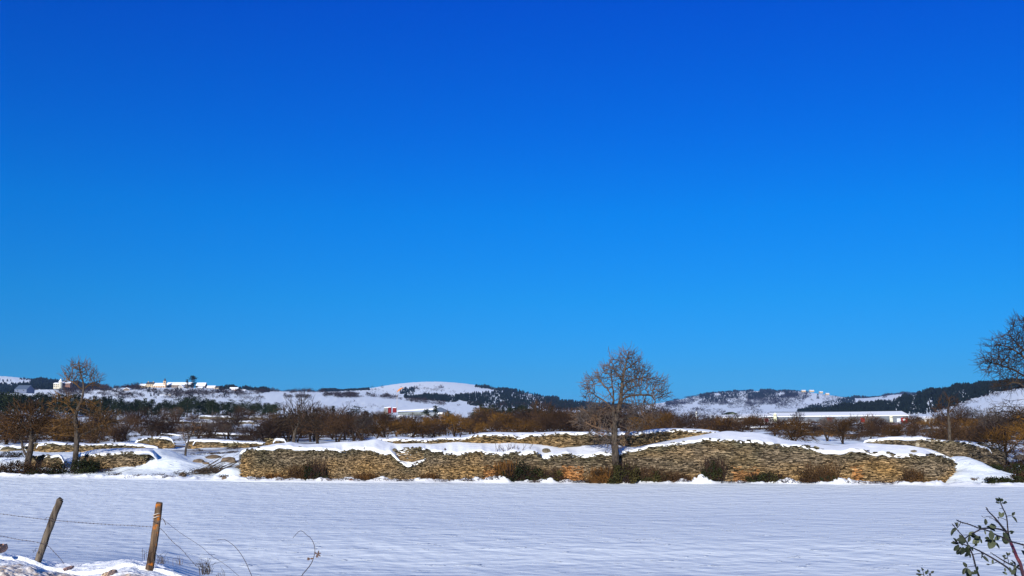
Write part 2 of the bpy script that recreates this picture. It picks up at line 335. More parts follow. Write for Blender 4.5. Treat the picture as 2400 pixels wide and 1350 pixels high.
def bank():
    """ploughed roadside snow bank in the lower left corner, with road grit in it"""
    crest = [(-300, 1270), (0, 1285), (35, 1290), (79, 1298), (122, 1304), (149, 1314), (175, 1321), (227, 1328), (262, 1326), (297, 1319), (324, 1311), (343, 1310), (362, 1317), (420, 1327), (480, 1349), (520, 1375), (620, 1400)]
    pxs = np.arange(-300, 621, 2.5); S = np.concatenate([np.linspace(0, .42, 20)[:-1], np.linspace(.42, .8, 230), np.linspace(.8, 1, 20)[1:]])
    V = np.zeros((len(pxs), len(S), 3)); cr = li(pxs, crest); cr = np.convolve(np.pad(cr, 2, mode='edge'), np.ones(5) / 5, 'valid')
    yc = 13.3 + .0 * pxs
    for i, px in enumerate(pxs):
        Y = 7.0 + (yc[i] - 7.0) * np.clip(S / .72, 0, 1) + 3.0 * np.clip((S - .72) / .28, 0, 1)
        y0 = gcol(px, [7.0])[0]; z0 = P(px, y0, 7.0)[2]; zc = P(px, cr[i], yc[i])[2]
        t = np.clip(S / .72, 0, 1); z = z0 - .05 + (zc - z0) * (t ** 1.0) + .06 * np.sin(t * math.pi)
        u = np.clip((S - .72) / .28, 0, 1); ge = gcol(px, Y); zg = PV(np.full(len(Y), px), ge, Y)[:, 2] - .06
        z = np.where(S > .72, zc * (1 - u ** .9) + zg * u ** .9, z)
        k = Y; V[i, :, 0] = (px - 1200) / F * Y * 1.013; V[i, :, 1] = Y; V[i, :, 2] = z
    X, Y = V[..., 0], V[..., 1]; fr = np.clip((.70 - S[None]) / .25, 0, 1)
    V[..., 2] -= .045 * np.exp(-((S[None] - .72) / .05) ** 2)
    V[..., 2] += np.clip(S[None] / .1, 0, 1) * np.clip((1 - S[None]) / .1, 0, 1) * (fbm(X * 2.2, Y * 2.2, 51, 3) * .03 + fr * (fbm(X * 8, Y * 8, 52, 2) * .022 + fbm(X * 21, Y * 16, 53, 3) * .022) + fbm(X * 14, Y * 14, 58, 2) * .010)
    ny = len(S); a = (np.arange(len(pxs) - 1)[:, None] * ny + np.arange(ny - 1)[None]).ravel()
    d = np.clip((V[..., 0] * 0 + (.665 + .05 * fbm(X * .8, Y * .8, 61, 2) + .06 * fbm(X * 3.5, Y * 3.5, 66, 4) - S[None]) / .10) + .5 * fbm(X * 5, Y * 5, 63, 3), 0, 1) * np.clip((430 - pxs[:, None]) / 90, 0, 1)
    g = (.5 + .6 * np.clip(fbm(X * 17, Y * 13, 64, 3), -.8, .8))[..., None]
    dirt = np.array([.36, .26, .19]) * (1 - g) + np.array([.90, .84, .78]) * g
    col = np.array(SNOW) * (1 - d[..., None]) + dirt * d[..., None]
    m = attr_noise(mat('road_snow', attr=True, rough=.7), 40, .15, .6, .02)
    tag(mk('snow_bank', V.reshape(-1, 3), np.stack([a, a + ny, a + ny + 1, a + 1], 1), m, col=col.reshape(-1, 3), smooth=True), kind='structure')
bank()

# ------------------------------------------------------------------ dry stone walls
def boxes(cen, half, rot, jit):
    """many boxes as arrays; rot = (rx, ry, rz)"""
    n = len(cen); s = np.array([(-1, -1, -1), (1, -1, -1), (1, 1, -1), (-1, 1, -1), (-1, -1, 1), (1, -1, 1), (1, 1, 1), (-1, 1, 1)], float)
    v = s[None] * half[:, None]; v = v * (1 + RNG.uniform(-jit, jit, v.shape))
    rx, ry, rz = rot.T
    c, d = np.cos(ry)[:, None], np.sin(ry)[:, None]; v = np.stack([v[..., 0] * c + v[..., 2] * d, v[..., 1], -v[..., 0] * d + v[..., 2] * c], -1)
    c, d = np.cos(rz)[:, None], np.sin(rz)[:, None]; v = np.stack([v[..., 0] * c - v[..., 1] * d, v[..., 0] * d + v[..., 1] * c, v[..., 2]], -1)
    c, d = np.cos(rx)[:, None], np.sin(rx)[:, None]; v = np.stack([v[..., 0], v[..., 1] * c - v[..., 2] * d, v[..., 1] * d + v[..., 2] * c], -1)
    v += cen[:, None]
    b = np.array([(0, 3, 2, 1), (4, 5, 6, 7), (0, 1, 5, 4), (1, 2, 6, 5), (2, 3, 7, 6), (3, 0, 4, 7)])
    return v.reshape(-1, 3), ((np.arange(n) * 8)[:, None, None] + b[None]).reshape(-1, 4)
GREY = np.array([.158, .120, .078]); OCH = np.array([.29, .175, .065]); MOSS = np.array([.075, .068, .04]); RUST = np.array([.32, .14, .045])
def wall(label, tops, bots, D, sw=(.10, .30), sh=(.035, .066), ochre=.5, batter=.14, crest=None, cd_=None, step=None, moss=.35, lip=.1, rust=(), capx=None, below=.35, name='stone_wall', thick=.8):
    x0, x1 = tops[0][0], tops[-1][0]
    Df = (lambda p: np.interp(p, [q[0] for q in D], [q[1] for q in D])) if isinstance(D, list) else (lambda p: D + 0 * np.asarray(p, float))
    sc = lambda p: Df(p) / F * 1.012
    root = empty(name, P((x0 + x1) / 2, li((x0 + x1) / 2, bots), float(Df((x0 + x1) / 2))), 0, label, 'wall')
    org = np.array(root.location)
    zt = lambda p: PV(p, li(p, tops), Df(p))[..., 2]; zb = lambda p: PV(p, li(p, bots), Df(p))[..., 2]
    X0, X1 = P(x0, HOR, float(Df(x0)))[0], P(x1, HOR, float(Df(x1)))[0]
    # map world x to pixel through a table (distance varies along the wall)
    tp = np.linspace(x0, x1, 400); tx = (tp - 1200) * sc(tp)
    zmin = zb(tp).min() - below; zmax = zt(tp).max() + .1
    cen = []; half = []; rot = []; col = []
    z = zmin
    while z < zmax:
        h = RNG.uniform(*sh); x = X0 - RNG.uniform(0, sw[1])
        while x < X1:
            wd = RNG.uniform(*sw) * (1.5 if RNG.random() < .12 else 1) * (1.0 if x1 - x0 < 1000 else float(np.interp(x, [-9, 8], [.6, 1]))); xm = x + wd / 2; p = float(np.interp(xm, tx, tp)); x += wd * RNG.uniform(.9, 1.02)
            ztp = float(zt(p)); zbp = float(zb(p))
            if z > ztp - .01 + RNG.uniform(-.07, .07) or z < zbp - below: continue
            top = max(0, 1 - (ztp - z) / .5)
            yy = float(Df(p)) + (z - zbp) * batter + RNG.normal(0, .022 + .03 * top) + .22 * noise2(xm * .35, z * .5, 77)
            cen.append((xm, yy + .16, z + RNG.normal(0, .012))); half.append((wd * .5, RNG.uniform(.16, .22), h * .5 * RNG.uniform(.8, 1.15)))
            rot.append((RNG.normal(0, .07 + .1 * top), RNG.normal(0, .06 + .22 * top), RNG.normal(0, .12)))
            t = np.clip(ochre * (.5 + .9 * float(fbm(xm * .35 + 3, z * .9, 80, 3))) + .55 * (ochre > .2) * np.clip(1 - (z - zbp) / 1.3, -.4, 1) - .1, 0, 1)
            c = GREY * (1 - t) + OCH * t
            for rp, rw in rust:
                if abs(p - rp) < rw and z - zbp < .9 * RNG.uniform(.6, 1.2): c = c * .3 + RUST * .7
            mo = 2.1 * moss * top ** .8 + .25 * moss * RNG.random() + .5 * max(0, float(fbm(xm * .6, z * .8, 90, 3)) - .3)
            c = c * (1 - min(mo, .9)) + MOSS * min(mo, .9)
            col.append(c * RNG.choice([RNG.uniform(.2, .7), RNG.uniform(.6, 1.2), RNG.uniform(1.1, 1.9)]))
        z += h * .98
    cen = np.array(cen); v, f = boxes(cen, np.array(half), np.array(rot), .22)
    c8 = np.repeat(np.array(col), 8, 0)
    # the core behind the facing stones
    kp = np.linspace(x0 + 1.5, x1 - 1.5, max(12, int((x1 - x0) / 4))); n = len(kp); X = (kp - 1200) * sc(kp); a_ = zb(kp) - below - .1; b_ = zt(kp) - .06; Yb = Df(kp) + .42; Yt = Yb + np.maximum(b_ - a_ - below, 0) * batter
    core = np.concatenate([np.stack([X, Yb, a_], 1), np.stack([X, Yt, b_], 1), np.stack([X, Yt + thick, b_], 1), np.stack([X, Yb + thick + .6, a_], 1)])
    cf = [(r * n + i, r * n + i + 1, (r + 1) % 4 * n + i + 1, (r + 1) % 4 * n + i) for r in range(4) for i in range(n - 1)] + [(0, n, 2 * n, 3 * n), (4 * n - 1, 3 * n - 1, 2 * n - 1, n - 1)]
    cf = np.array(cf) + len(v)
    mk('stones', np.concatenate([v, core]) - org, np.concatenate([f, cf]), M['stone'], root, np.concatenate([c8, np.tile(GREY * .5, (len(core), 1))]))
    if crest:
        capx = capx or (x0, x1)
        pxs = np.arange(capx[0], capx[1] + .1, 2.0 if x1 - x0 < 600 else 2.5); e = Df(pxs)
        tt = li(pxs, tops); ts = np.convolve(np.pad(tt, 3, mode='edge'), np.ones(7) / 7, 'valid'); tt = tt * .45 + ts * .55
        ct = li(pxs, crest); ct = np.convolve(np.pad(ct, 4, mode='edge'), np.ones(9) / 9, 'valid')
        cdp = (li(pxs, cd_) if isinstance(cd_, list) else cd_ + 0 * pxs)
        xx = (pxs - 1200) * sc(pxs); hgt = np.maximum(PV(pxs, tt, e)[:, 2] - zb(pxs), 0); eb = e + hgt * batter
        lipn = .5 + .5 * np.clip(fbm(xx * 1.1, 0 * xx, 14, 4), -1, 1)
        rows = []
        def row(y, Y, dz=0):
            q = PV(pxs, y, Y); q[:, 2] += dz; rows.append(q)
        ztop = PV(pxs, tt, eb)[:, 2]
        ztop = ztop + .045 * fbm(xx * 2.6, 0 * xx + 3, 15, 3) - .02; yl = zrow(ztop, eb)
        row(yl, eb + .25, -.16); row(yl, eb - lip * lipn + .06, -.05 - .05 * lipn)
        row(yl, eb - lip * lipn, .0); row(yl, eb - lip * lipn * .6 + .05, .05 + .04 * lipn)
        y2 = yl - (.07 + .05 * lipn) / e * F
        if step: fy = li(pxs, step[0]); ty = li(pxs, step[1]); inn = ((pxs > step[2][0]) & (pxs < step[2][1])).astype(float); inn = np.convolve(np.pad(inn, 2, mode='edge'), np.ones(5) / 5, 'valid')
        for k, t in enumerate(np.concatenate([np.linspace(.08, .28, 4), [.29], np.linspace(.33, 1, 12)])):
            base = y2 + (ct - y2) * (t ** .85)
            if step:
                st_ = np.where(t <= .285, y2 + (fy - y2) * (t / .28), ty + (ct - ty) * ((t - .285) / .715)); base = base * (1 - inn) + st_ * inn
            row(base, eb + cdp * t)
        crest_z = rows[-1][:, 2]
        for t in (.15, .4, .7, 1.0):
            q = rows[-1].copy() if t == .15 else q.copy()
            Yq = eb + cdp + 3.2 * t; zg = np.array([gpt(p_, y_)[2] for p_, y_ in zip(pxs, Yq)]) - .15
            zz = crest_z * (1 - t ** 1.5) + np.minimum(zg, crest_z - .05) * t ** 1.5
            q = np.stack([(pxs - 1200) * sc(pxs) * Yq / e, Yq, zz], 1); rows.append(q)
        V = np.stack(rows, 1); nr = V.shape[1]
        X, Y = V[..., 0], V[..., 1]; wgt = np.ones(nr); wgt[:4] = .4; wgt[-1] = 0
        V[..., 2] += wgt[None] * (fbm(X * .7, Y * .9, 24, 3) * .022 + fbm(X * 3, Y * 3, 25, 2) * .006)
        taper = np.clip(np.minimum(pxs - capx[0], capx[1] - pxs) / 6, 0, 1)
        V[..., 2] -= (1 - taper[:, None]) * .25
        a = (np.arange(len(pxs) - 1)[:, None] * nr + np.arange(nr - 1)[None]).ravel()
        mk('snow_cap', V.reshape(-1, 3) - org, np.stack([a, a + nr, a + nr + 1, a + 1], 1), M['snow'], root, smooth=True)
    return root

A_top = [(574, 1080), (578, 1066), (590, 1055), (600, 1052), (640, 1050), (662, 1048), (700, 1051), (760, 1053), (795, 1054), (803, 1062), (815, 1056), (850, 1051), (870, 1053), (885, 1058), (900, 1063), (915, 1060), (928, 1072), (943, 1084), (956, 1096), (972, 1090), (988, 1082), (998, 1078), (1001, 1060), (1010, 1055), (1028, 1060), (1036, 1058), (1045, 1065), (1060, 1062), (1074, 1068), (1087, 1063), (1110, 1059), (1128, 1056), (1138, 1064), (1157, 1063), (1176, 1067), (1190, 1064), (1211, 1057), (1222, 1066), (1232, 1064), (1257, 1062), (1266, 1070), (1277, 1076), (1294, 1068), (1310, 1069), (1328, 1061), (1338, 1068), (1374, 1072), (1400, 1064), (1431, 1064), (1455, 1062), (1478, 1055), (1499, 1053), (1527, 1045), (1561, 1043), (1582, 1038), (1621, 1036), (1654, 1029), (1683, 1032), (1718, 1034), (1751, 1035), (1780, 1037), (1793, 1044), (1800, 1039), (1812, 1039), (1824, 1050), (1832, 1045), (1860, 1045), (1886, 1046), (1890, 1053), (1902, 1050), (1921, 1058), (1952, 1060), (1979, 1060), (1994, 1054), (2020, 1057), (2053, 1067), (2070, 1058), (2083, 1070), (2123, 1067), (2133, 1071), (2157, 1065), (2180, 1070), (2200, 1077), (2219, 1088)]
A_bot = [(574, 1112), (600, 1120), (700, 1123), (900, 1126), (1100, 1126), (1440, 1131), (1560, 1130), (1750, 1132), (1900, 1130), (2100, 1131), (2160, 1130), (2185, 1120), (2219, 1098)]
B_top = [(900, 1033), (906, 1031), (925, 1031), (960, 1032), (1004, 1034), (1030, 1030), (1045, 1029), (1066, 1030), (1087, 1029), (1107, 1024), (1124, 1021), (1159, 1020), (1205, 1022), (1215, 1026), (1232, 1022), (1273, 1019), (1328, 1016), (1374, 1018), (1426, 1017), (1483, 1017), (1522, 1013), (1571, 1009), (1613, 1011), (1665, 1014), (1679, 1017)]
B_bot = [(900, 1036), (925, 1040), (983, 1038), (1016, 1040), (1066, 1035), (1107, 1038), (1159, 1039), (1200, 1037), (1252, 1041), (1294, 1045), (1320, 1050), (1354, 1046), (1426, 1041), (1483, 1048), (1509, 1044), (1561, 1033), (1613, 1025), (1679, 1019)]
A_crest = [(574, 1056), (590, 1049), (640, 1041), (672, 1037), (682, 1034), (695, 1040), (720, 1042), (760, 1040), (800, 1036), (850, 1034), (885, 1029), (900, 1034)] + B_bot[1:-1] + [(1650, 1018), (1700, 1010), (1733, 1012), (1772, 1013), (1797, 1019), (1828, 1029), (1870, 1035), (1911, 1039), (1959, 1045), (1998, 1040), (2020, 1038), (2100, 1043), (2150, 1047), (2180, 1059), (2219, 1079)]
DA = [(p, float(edge_d(p)) + 1.55 + .8 * max(0, (620 - p) / 46) ** 2 + 1.2 * max(0, (p - 2150) / 40) ** 2) for p in range(574, 2220, 15)] + [(2219, float(edge_d(2219)) + 5.1)]
wall('long dry stone wall under deep snow, running behind the whole field beside the bare tree', A_top, A_bot, DA, ochre=.52, crest=A_crest,
     cd_=[(574, 1.6), (880, 2.2), (910, 2.9), (1680, 2.9), (1700, 3.2), (2100, 2.6), (2219, 1.2)], rust=[(1340, 25), (1325, 14), (1735, 32), (1150, 14), (1990, 12)],
     step=([(920, 1076), (943, 1079), (970, 1081), (997, 1076), (1010, 1075)], [(920, 1053), (935, 1053), (960, 1051), (985, 1050), (1002, 1053), (1010, 1054)], (932, 1001)), capx=(576, 2217))
wall('small patch of stonework exposed in the notch of the long snowy wall', [(930, 1055), (945, 1052), (960, 1050), (985, 1049), (1002, 1054)], [(930, 1076), (943, 1081), (970, 1083), (1002, 1082)], [(930, float(edge_d(940)) + 2.45), (1002, float(edge_d(1000)) + 2.35)], ochre=.25, below=.1, thick=.3)
DB = [(p, float(edge_d(p)) + 4.75 + .8 * max(0, (p - 1600) / 79) ** 2) for p in range(900, 1680, 15)] + [(1679, float(edge_d(1679)) + 5.5)]
B_crest = [(900, 1026), (906, 1025), (960, 1026), (1000, 1027), (1020, 1025), (1050, 1023), (1087, 1025), (1110, 1019), (1124, 1015), (1160, 1013), (1250, 1014), (1300, 1011), (1340, 1012), (1430, 1013), (1500, 1010), (1530, 1006), (1570, 1004), (1620, 1004), (1650, 1006), (1679, 1010), (1720, 1011)]
wall('upper stone terrace wall with a smooth snow top, behind the bare tree', B_top, B_bot, DB, ochre=.3, crest=B_crest, cd_=1.3, below=.15, moss=.25, capx=(880, 1690))
wall('back stone wall with a broken thin snow line, right side behind the field', [(2022, 1038), (2033, 1033), (2083, 1028), (2160, 1028), (2187, 1033), (2233, 1037), (2267, 1037), (2290, 1043), (2333, 1057), (2340, 1062)],
     [(2022, 1042), (2147, 1052), (2180, 1062), (2213, 1074), (2240, 1080), (2300, 1082), (2340, 1074)], [(2022, 75), (2340, 74)], ochre=.1, moss=.2, crest=[(2022, 1034), (2033, 1029), (2083, 1023), (2160, 1023), (2187, 1029), (2233, 1034), (2267, 1033), (2290, 1041), (2340, 1062)], cd_=.6, lip=.15, capx=(2020, 2325))
wall('rounded dry stone wall left of the snowy gap, beside the tall lichen tree', [(205, 1070), (215, 1066), (257, 1067), (287, 1063), (321, 1060), (351, 1059), (360, 1064), (367, 1073), (379, 1092)], [(205, 1094), (253, 1096), (310, 1102), (344, 1105), (367, 1108), (379, 1106)], [(205, 74.5), (330, 73.5), (360, 74), (379, 75.5)],
     ochre=.28, crest=[(205, 1062), (218, 1058), (241, 1052), (298, 1050), (344, 1050), (365, 1052), (379, 1060)], cd_=4)
wall('low stone wall stretching behind the two left trees', [(85, 1043), (126, 1038), (161, 1043), (230, 1044), (287, 1042), (333, 1044), (367, 1049), (375, 1052)], [(85, 1047), (161, 1055), (230, 1056), (333, 1053), (375, 1054)], 92, ochre=.25, sw=(.15, .4), sh=(.06, .1), crest=[(85, 1038), (126, 1034), (161, 1038), (230, 1040), (287, 1036), (333, 1039), (375, 1048)], cd_=2)
wall('short humped stone wall above the left rounded wall', [(335, 1037), (345, 1031), (357, 1028), (392, 1026), (403, 1030), (408, 1036)], [(335, 1038), (369, 1043), (408, 1041)], 100, ochre=.35, sw=(.15, .4), sh=(.06, .1), crest=[(335, 1033), (345, 1027), (360, 1023), (392, 1021), (408, 1031)], cd_=1.5)
wall('pale stone wall end facing the gap in front of brown brush', [(452, 1036), (456, 1033), (500, 1033), (545, 1036), (600, 1038), (632, 1041)], [(452, 1048), (500, 1050), (632, 1050)], 97, ochre=.3, sw=(.15, .4), sh=(.06, .1), crest=[(452, 1033), (456, 1029), (500, 1028), (545, 1032), (632, 1037)], cd_=2)
wall('little stone hump poking out above the left end of the long wall', [(630, 1035), (636, 1030), (660, 1029), (677, 1033)], [(630, 1043), (677, 1043)], 74, ochre=.35, crest=[(630, 1034), (645, 1027), (677, 1031)], cd_=.6, capx=(640, 672))
wall('broken stone wall between the two left trees, half buried in snow', [(80, 1078), (88, 1072), (110, 1070), (138, 1068), (146, 1074)], [(80, 1098), (146, 1096)], 75, ochre=.35, crest=[(80, 1074), (110, 1066), (146, 1066)], cd_=2, capx=(100, 150))
# low walls further back on the terraces
BACK = [(385, 600, 989, 3.5, 270, 'thin snow topped wall line below the pine belt, left of centre'), (390, 640, 1019, 4, 165, 'low snow topped wall in front of the brown brush on the left'), (1735, 1900, 1001, 5, 240, 'low wall in front of the factory with snow on its top'),
        (0, 60, 1045, 4, 95, 'low snow covered wall at the far left edge'), (960, 1030, 1021, 3.5, 150, 'small snow humped wall behind the upper terrace wall'), (480, 620, 978, 3, 330, 'far thin wall line just under the pines'), (2180, 2300, 1003, 4, 220, 'low wall with snow patches below the right snowy slope')]
for x0, x1, y, h, D, lb in BACK:
    tp = [(p, y + 2.2 * float(fbm(p * .021, D, 3, 3))) for p in range(x0, x1 + 1, 10)]
    wall(lb, tp, [(p, q + h) for p, q in tp], D, sw=(.4, 1.1), sh=(.15, .25), ochre=.15, moss=.5, crest=[(p, q - 3.2 - 1.2 * float(noise2(p * .05, 3, 1))) for p, q in tp], cd_=2.5, lip=.3)

# ------------------------------------------------------------------ trees
def colonize(nodes, par, attr, step=.16, infl=1.3, kill=.3, iters=90, tropism=(0, 0, .08)):
    nodes = [tuple(p) for p in nodes]; par = list(par); A = np.array(attr); tr = np.array(tropism)
    alive = np.ones(len(A), bool); best = np.full(len(A), 1e9); near = np.zeros(len(A), int); done = 0; seen = set()
    for it in range(iters):
        new = np.array(nodes[done:]); idx = np.where(alive)[0]
        if not len(idx): break
        for s in range(0, len(new), 400):
            ch = new[s:s + 400]; d = ((A[idx][:, None] - ch[None]) ** 2).sum(-1); j = d.argmin(1); m = d[np.arange(len(idx)), j]; u = m < best[idx]
            best[idx[u]] = m[u]; near[idx[u]] = j[u] + done + s
        done = len(nodes)
        alive &= best > kill * kill
        idx = np.where(alive & (best < infl * infl))[0]
        if not len(idx):
            idx = np.where(alive)[0]
            if not len(idx): break
            idx = idx[np.argsort(best[idx])[:4]]
        acc = {}
        for i in idx:
            n = near[i]; dv = A[i] - np.array(nodes[n]); dv /= np.linalg.norm(dv) + 1e-9
            acc[n] = acc.get(n, 0) + dv
        grew = False
        for n, dv in acc.items():
            dv = dv / (np.linalg.norm(dv) + 1e-9) + tr + RNG.normal(0, .16, 3); dv /= np.linalg.norm(dv) + 1e-9
            q = np.array(nodes[n]) + dv * step; key = (n, round(q[0] / step * 2), round(q[1] / step * 2), round(q[2] / step * 2))
            if key in seen: continue
            seen.add(key); nodes.append(tuple(q)); par.append(n); grew = True
        if not grew: alive[idx] = False; continue
    return np.array(nodes), np.array(par)
def radii(nodes, par, rtip, rbase):
    n = len(nodes); cnt = np.zeros(n); haschild = np.zeros(n, bool); haschild[par[par >= 0]] = True
    cnt[~haschild] = 1
    for i in range(n - 1, 0, -1):
        if par[i] >= 0: cnt[par[i]] += cnt[i]
    ex = math.log(rbase / rtip) / math.log(max(cnt.max(), 2))
    return rtip * np.maximum(cnt, 1) ** ex, ~haschild
def ell(c, r, n):
    u = RNG.normal(size=(n, 3)); u /= np.linalg.norm(u, axis=1, keepdims=True); return np.array(c) + u * np.array(r) * (RNG.random((n, 1)) ** .40)
def tree_mesh(limbs, attr, rtip, rbase, step, infl, kill, twig=.28, twn=2, iters=90, trop=(0, 0, .08), twm=.55):
    """limbs: polylines of 3-D points (first = trunk; others start from the nearest existing node)"""
    attr = np.asarray(attr); sz = attr.std(0).mean(); q_ = attr / sz * 1.9; keep = noise2(q_[:, 0] + 5, q_[:, 2] * 1.1 + 3, 7) + noise2(q_[:, 1] * 1.2 + 9, q_[:, 2] + q_[:, 0] * .5, 8) > -.38; attr = attr[keep]
    nodes = []; par = []; ntr = 0
    for li_, l in enumerate(limbs):
        pts = spline(l, 4); dens = [pts[0]]
        for a, b in zip(pts[:-1], pts[1:]):
            m = max(1, int(np.linalg.norm(b - a) / step)); dens += [a + (b - a) * t / m for t in range(1, m + 1)]
        prev = -1
        if li_ > 0:
            d = ((np.array(nodes) - dens[0]) ** 2).sum(1); prev = int(d.argmin()); dens = dens[1:]
        for q in dens:
            nodes.append(q + (RNG.normal(0, .012, 3) if li_ > 0 else 0)); par.append(prev); prev = len(nodes) - 1
        if li_ == 0: ntr = len(nodes)
    N, Pr = colonize(nodes, par, attr, step, infl, kill, iters, trop)
    # end twigs
    R, tip = radii(N, Pr, rtip, rbase * .6)
    seg = [(i, Pr[i]) for i in range(len(N)) if Pr[i] >= 0]
    c0 = np.array([N[p] for i, p in seg]); c1 = np.array([N[i] for i, p in seg]); r0 = np.array([R[p] for i, p in seg]); r1 = np.array([R[i] for i, p in seg])
    r0 = np.minimum(r0, r1 * 1.35 + .004)
    istr = np.array([i < ntr for i, p in seg])
    t0 = []; t1 = []
    cand = np.where(R < rtip * 3.2)[0]
    ctr = attr.mean(0); aspan = attr.std(0) * 2 + .01
    for i in cand:
        if Pr[i] < 0: continue
        ow = (N[i] - ctr) / aspan; on = np.linalg.norm(ow); ow = ow / (on + 1e-9) * min(on, 1)
        d = N[i] - N[Pr[i]]; d /= np.linalg.norm(d) + 1e-9
        for k in range(twn if tip[i] else int(twm + RNG.random())):
            e = d * .7 + ow * .7 + RNG.normal(0, .42, 3) + np.array([0, 0, .22]); e /= np.linalg.norm(e); L = twig * RNG.uniform(.4, 1.5) * (1.15 if tip[i] else .75)
            m_ = N[i] + e * L * .5; e2 = e + RNG.normal(0, .3, 3) + np.array([0, 0, .2]); e2 /= np.linalg.norm(e2)
            t0 += [N[i], m_]; t1 += [m_, m_ + e2 * L * .5]
    return c0, c1, r0, r1, istr, np.array(t0), np.array(t1)
def make_tree(name, loc, limbs, attr, rtip, rbase, step=.16, infl=1.3, kill=.3, twig=.28, twn=2, label=None, cat='tree', group=None, barkm='bark', crownm='twig_grey', iters=90, twr=.7, trop=(0, 0, .08), twm=.55):
    """limbs and attractors relative to loc"""
    c0, c1, r0, r1, istr, t0, t1 = tree_mesh(limbs, attr, rtip, rbase, step, infl, kill, twig, twn, iters, trop, twm)
    root = empty(name, loc, 0, label, cat, group)
    thick = istr | (r1 > rtip * 5)
    # trunk: continuous tube with root flare
    tr = spline(limbs[0], 5); L = np.linspace(0, 1, len(tr)); rr = np.interp(L, [0, .05, .14, .45, .7, 1], [rbase * 1.5, rbase * 1.12, rbase, rbase * .72, rbase * .42, max(rtip * 2, rbase * .12)])
    rr = rr * (1 + .08 * noise2(L * 23, 0 * L, 5))
    v, f = polytube(tr, rr, 10)
    mk('trunk', v, f, M[barkm], root, smooth=True)
    big = (~istr) & (r1 > rtip * 3.5); sm = (~istr) & ~big
    v1, f1 = tubes(c0[big], c1[big], r0[big] * 1.0, r1[big], 5) if big.any() else (np.zeros((0, 3)), np.zeros((0, 4), int))
    if big.any(): mk('branches', v1, f1, M[barkm], root)
    S0 = [c0[sm]]; S1 = [c1[sm]]; R0 = [r0[sm]]; R1 = [r1[sm]]
    if len(t0): S0.append(t0); S1.append(t1); R0.append(np.full(len(t0), rtip * twr)); R1.append(np.full(len(t0), rtip * twr * .7))
    v2, f2 = tubes(np.concatenate(S0), np.concatenate(S1), np.concatenate(R0), np.concatenate(R1), 3)
    mk('twigs', v2, f2, M[crownm], root)
    return root
def hero(base, Y, limbs, blobs, rtip, rbase, n, **k):
    loc = P(base[0], base[1], Y); s = Y / F
    L = [[np.array(P(q[0], q[1], Y)) + np.array([0, (q[2] if len(q) > 2 else 0), 0]) - loc for q in l] for l in limbs]
    tot = sum(b[2] * b[3] * (b[4] if len(b) > 4 else 1) for b in blobs)
    at = np.concatenate([ell(P(b[0], b[1], Y) - loc + np.array([0, (b[5] if len(b) > 5 else 0), 0]), (b[2] * s, min(b[2], 60) * s * .85, b[3] * s), int(n * b[2] * b[3] * (b[4] if len(b) > 4 else 1) / tot)) for b in blobs])
    return make_tree('bare_tree', loc, L, at, rtip, rbase, **k)

# ---- the trees one can tell apart near the walls
Yc = float(edge_d(1443)) + .75
hero((1443, 1124), Yc, [[(1443, 1126), (1444, 1100), (1442, 1060), (1440, 1030), (1441, 1000), (1446, 970), (1454, 940), (1457, 910), (1461, 878), (1468, 850), (1474, 824)],
    [(1441, 1002), (1437, 975, -.15), (1437, 945, -.1), (1438, 915, .2), (1434, 885, .3), (1438, 855, .3)],
    [(1451, 950), (1460, 936, -.3), (1480, 927, -.5), (1505, 926, -.5), (1525, 928, -.3), (1535, 940, -.2)],
    [(1440, 862, .3), (1434, 845, .3), (1430, 830, .3)], [(1464, 868), (1488, 852, .4), (1504, 838, .5)], [(1456, 915), (1470, 897, .3), (1490, 888, .4), (1512, 884, .5)], [(1459, 895), (1445, 875, -.3), (1428, 860, -.5)], [(1455, 930), (1475, 910, -.6), (1498, 902, -.8)],
    [(1441, 1012), (1425, 990, .2), (1405, 980, .2), (1378, 982, .3)], [(1441, 1020), (1422, 1008, -.5), (1400, 1003, -.6), (1382, 996, -.7)],
    [(1438, 960), (1420, 942, .3), (1402, 930, .3), (1384, 918, .2)], [(1437, 935), (1420, 910, -.4), (1405, 893, -.5), (1400, 880, -.5)],
    [(1443, 1045), (1425, 1030, -.3), (1408, 1014, -.4)], [(1444, 1000), (1465, 980, .3), (1490, 975, .5), (1512, 978, .5)], [(1443, 1040), (1458, 1025, .4), (1478, 1012, .5)]],
    [(1470, 848, 30, 24, 1.3), (1442, 868, 32, 28, 1.1), (1492, 880, 34, 28), (1462, 905, 48, 30), (1536, 905, 30, 26), (1388, 912, 28, 34, .8), (1408, 888, 22, 24, .6), (1388, 982, 46, 26, 1.3), (1502, 968, 44, 30, 1.0), (1548, 925, 20, 16), (1473, 828, 12, 12, 1.0), (1440, 960, 62, 28, .8), (1415, 1012, 30, 18, .6), (1480, 1010, 30, 18, .5), (1428, 1034, 26, 16, .5), (1458, 1034, 24, 16, .4)],
    .016, .235, 5600, step=.12, infl=.95, kill=.165, twig=.38, twn=3, twm=1.0, label='tall bare tree with forked grey trunk standing against the middle of the long wall', crownm='twig_grey')
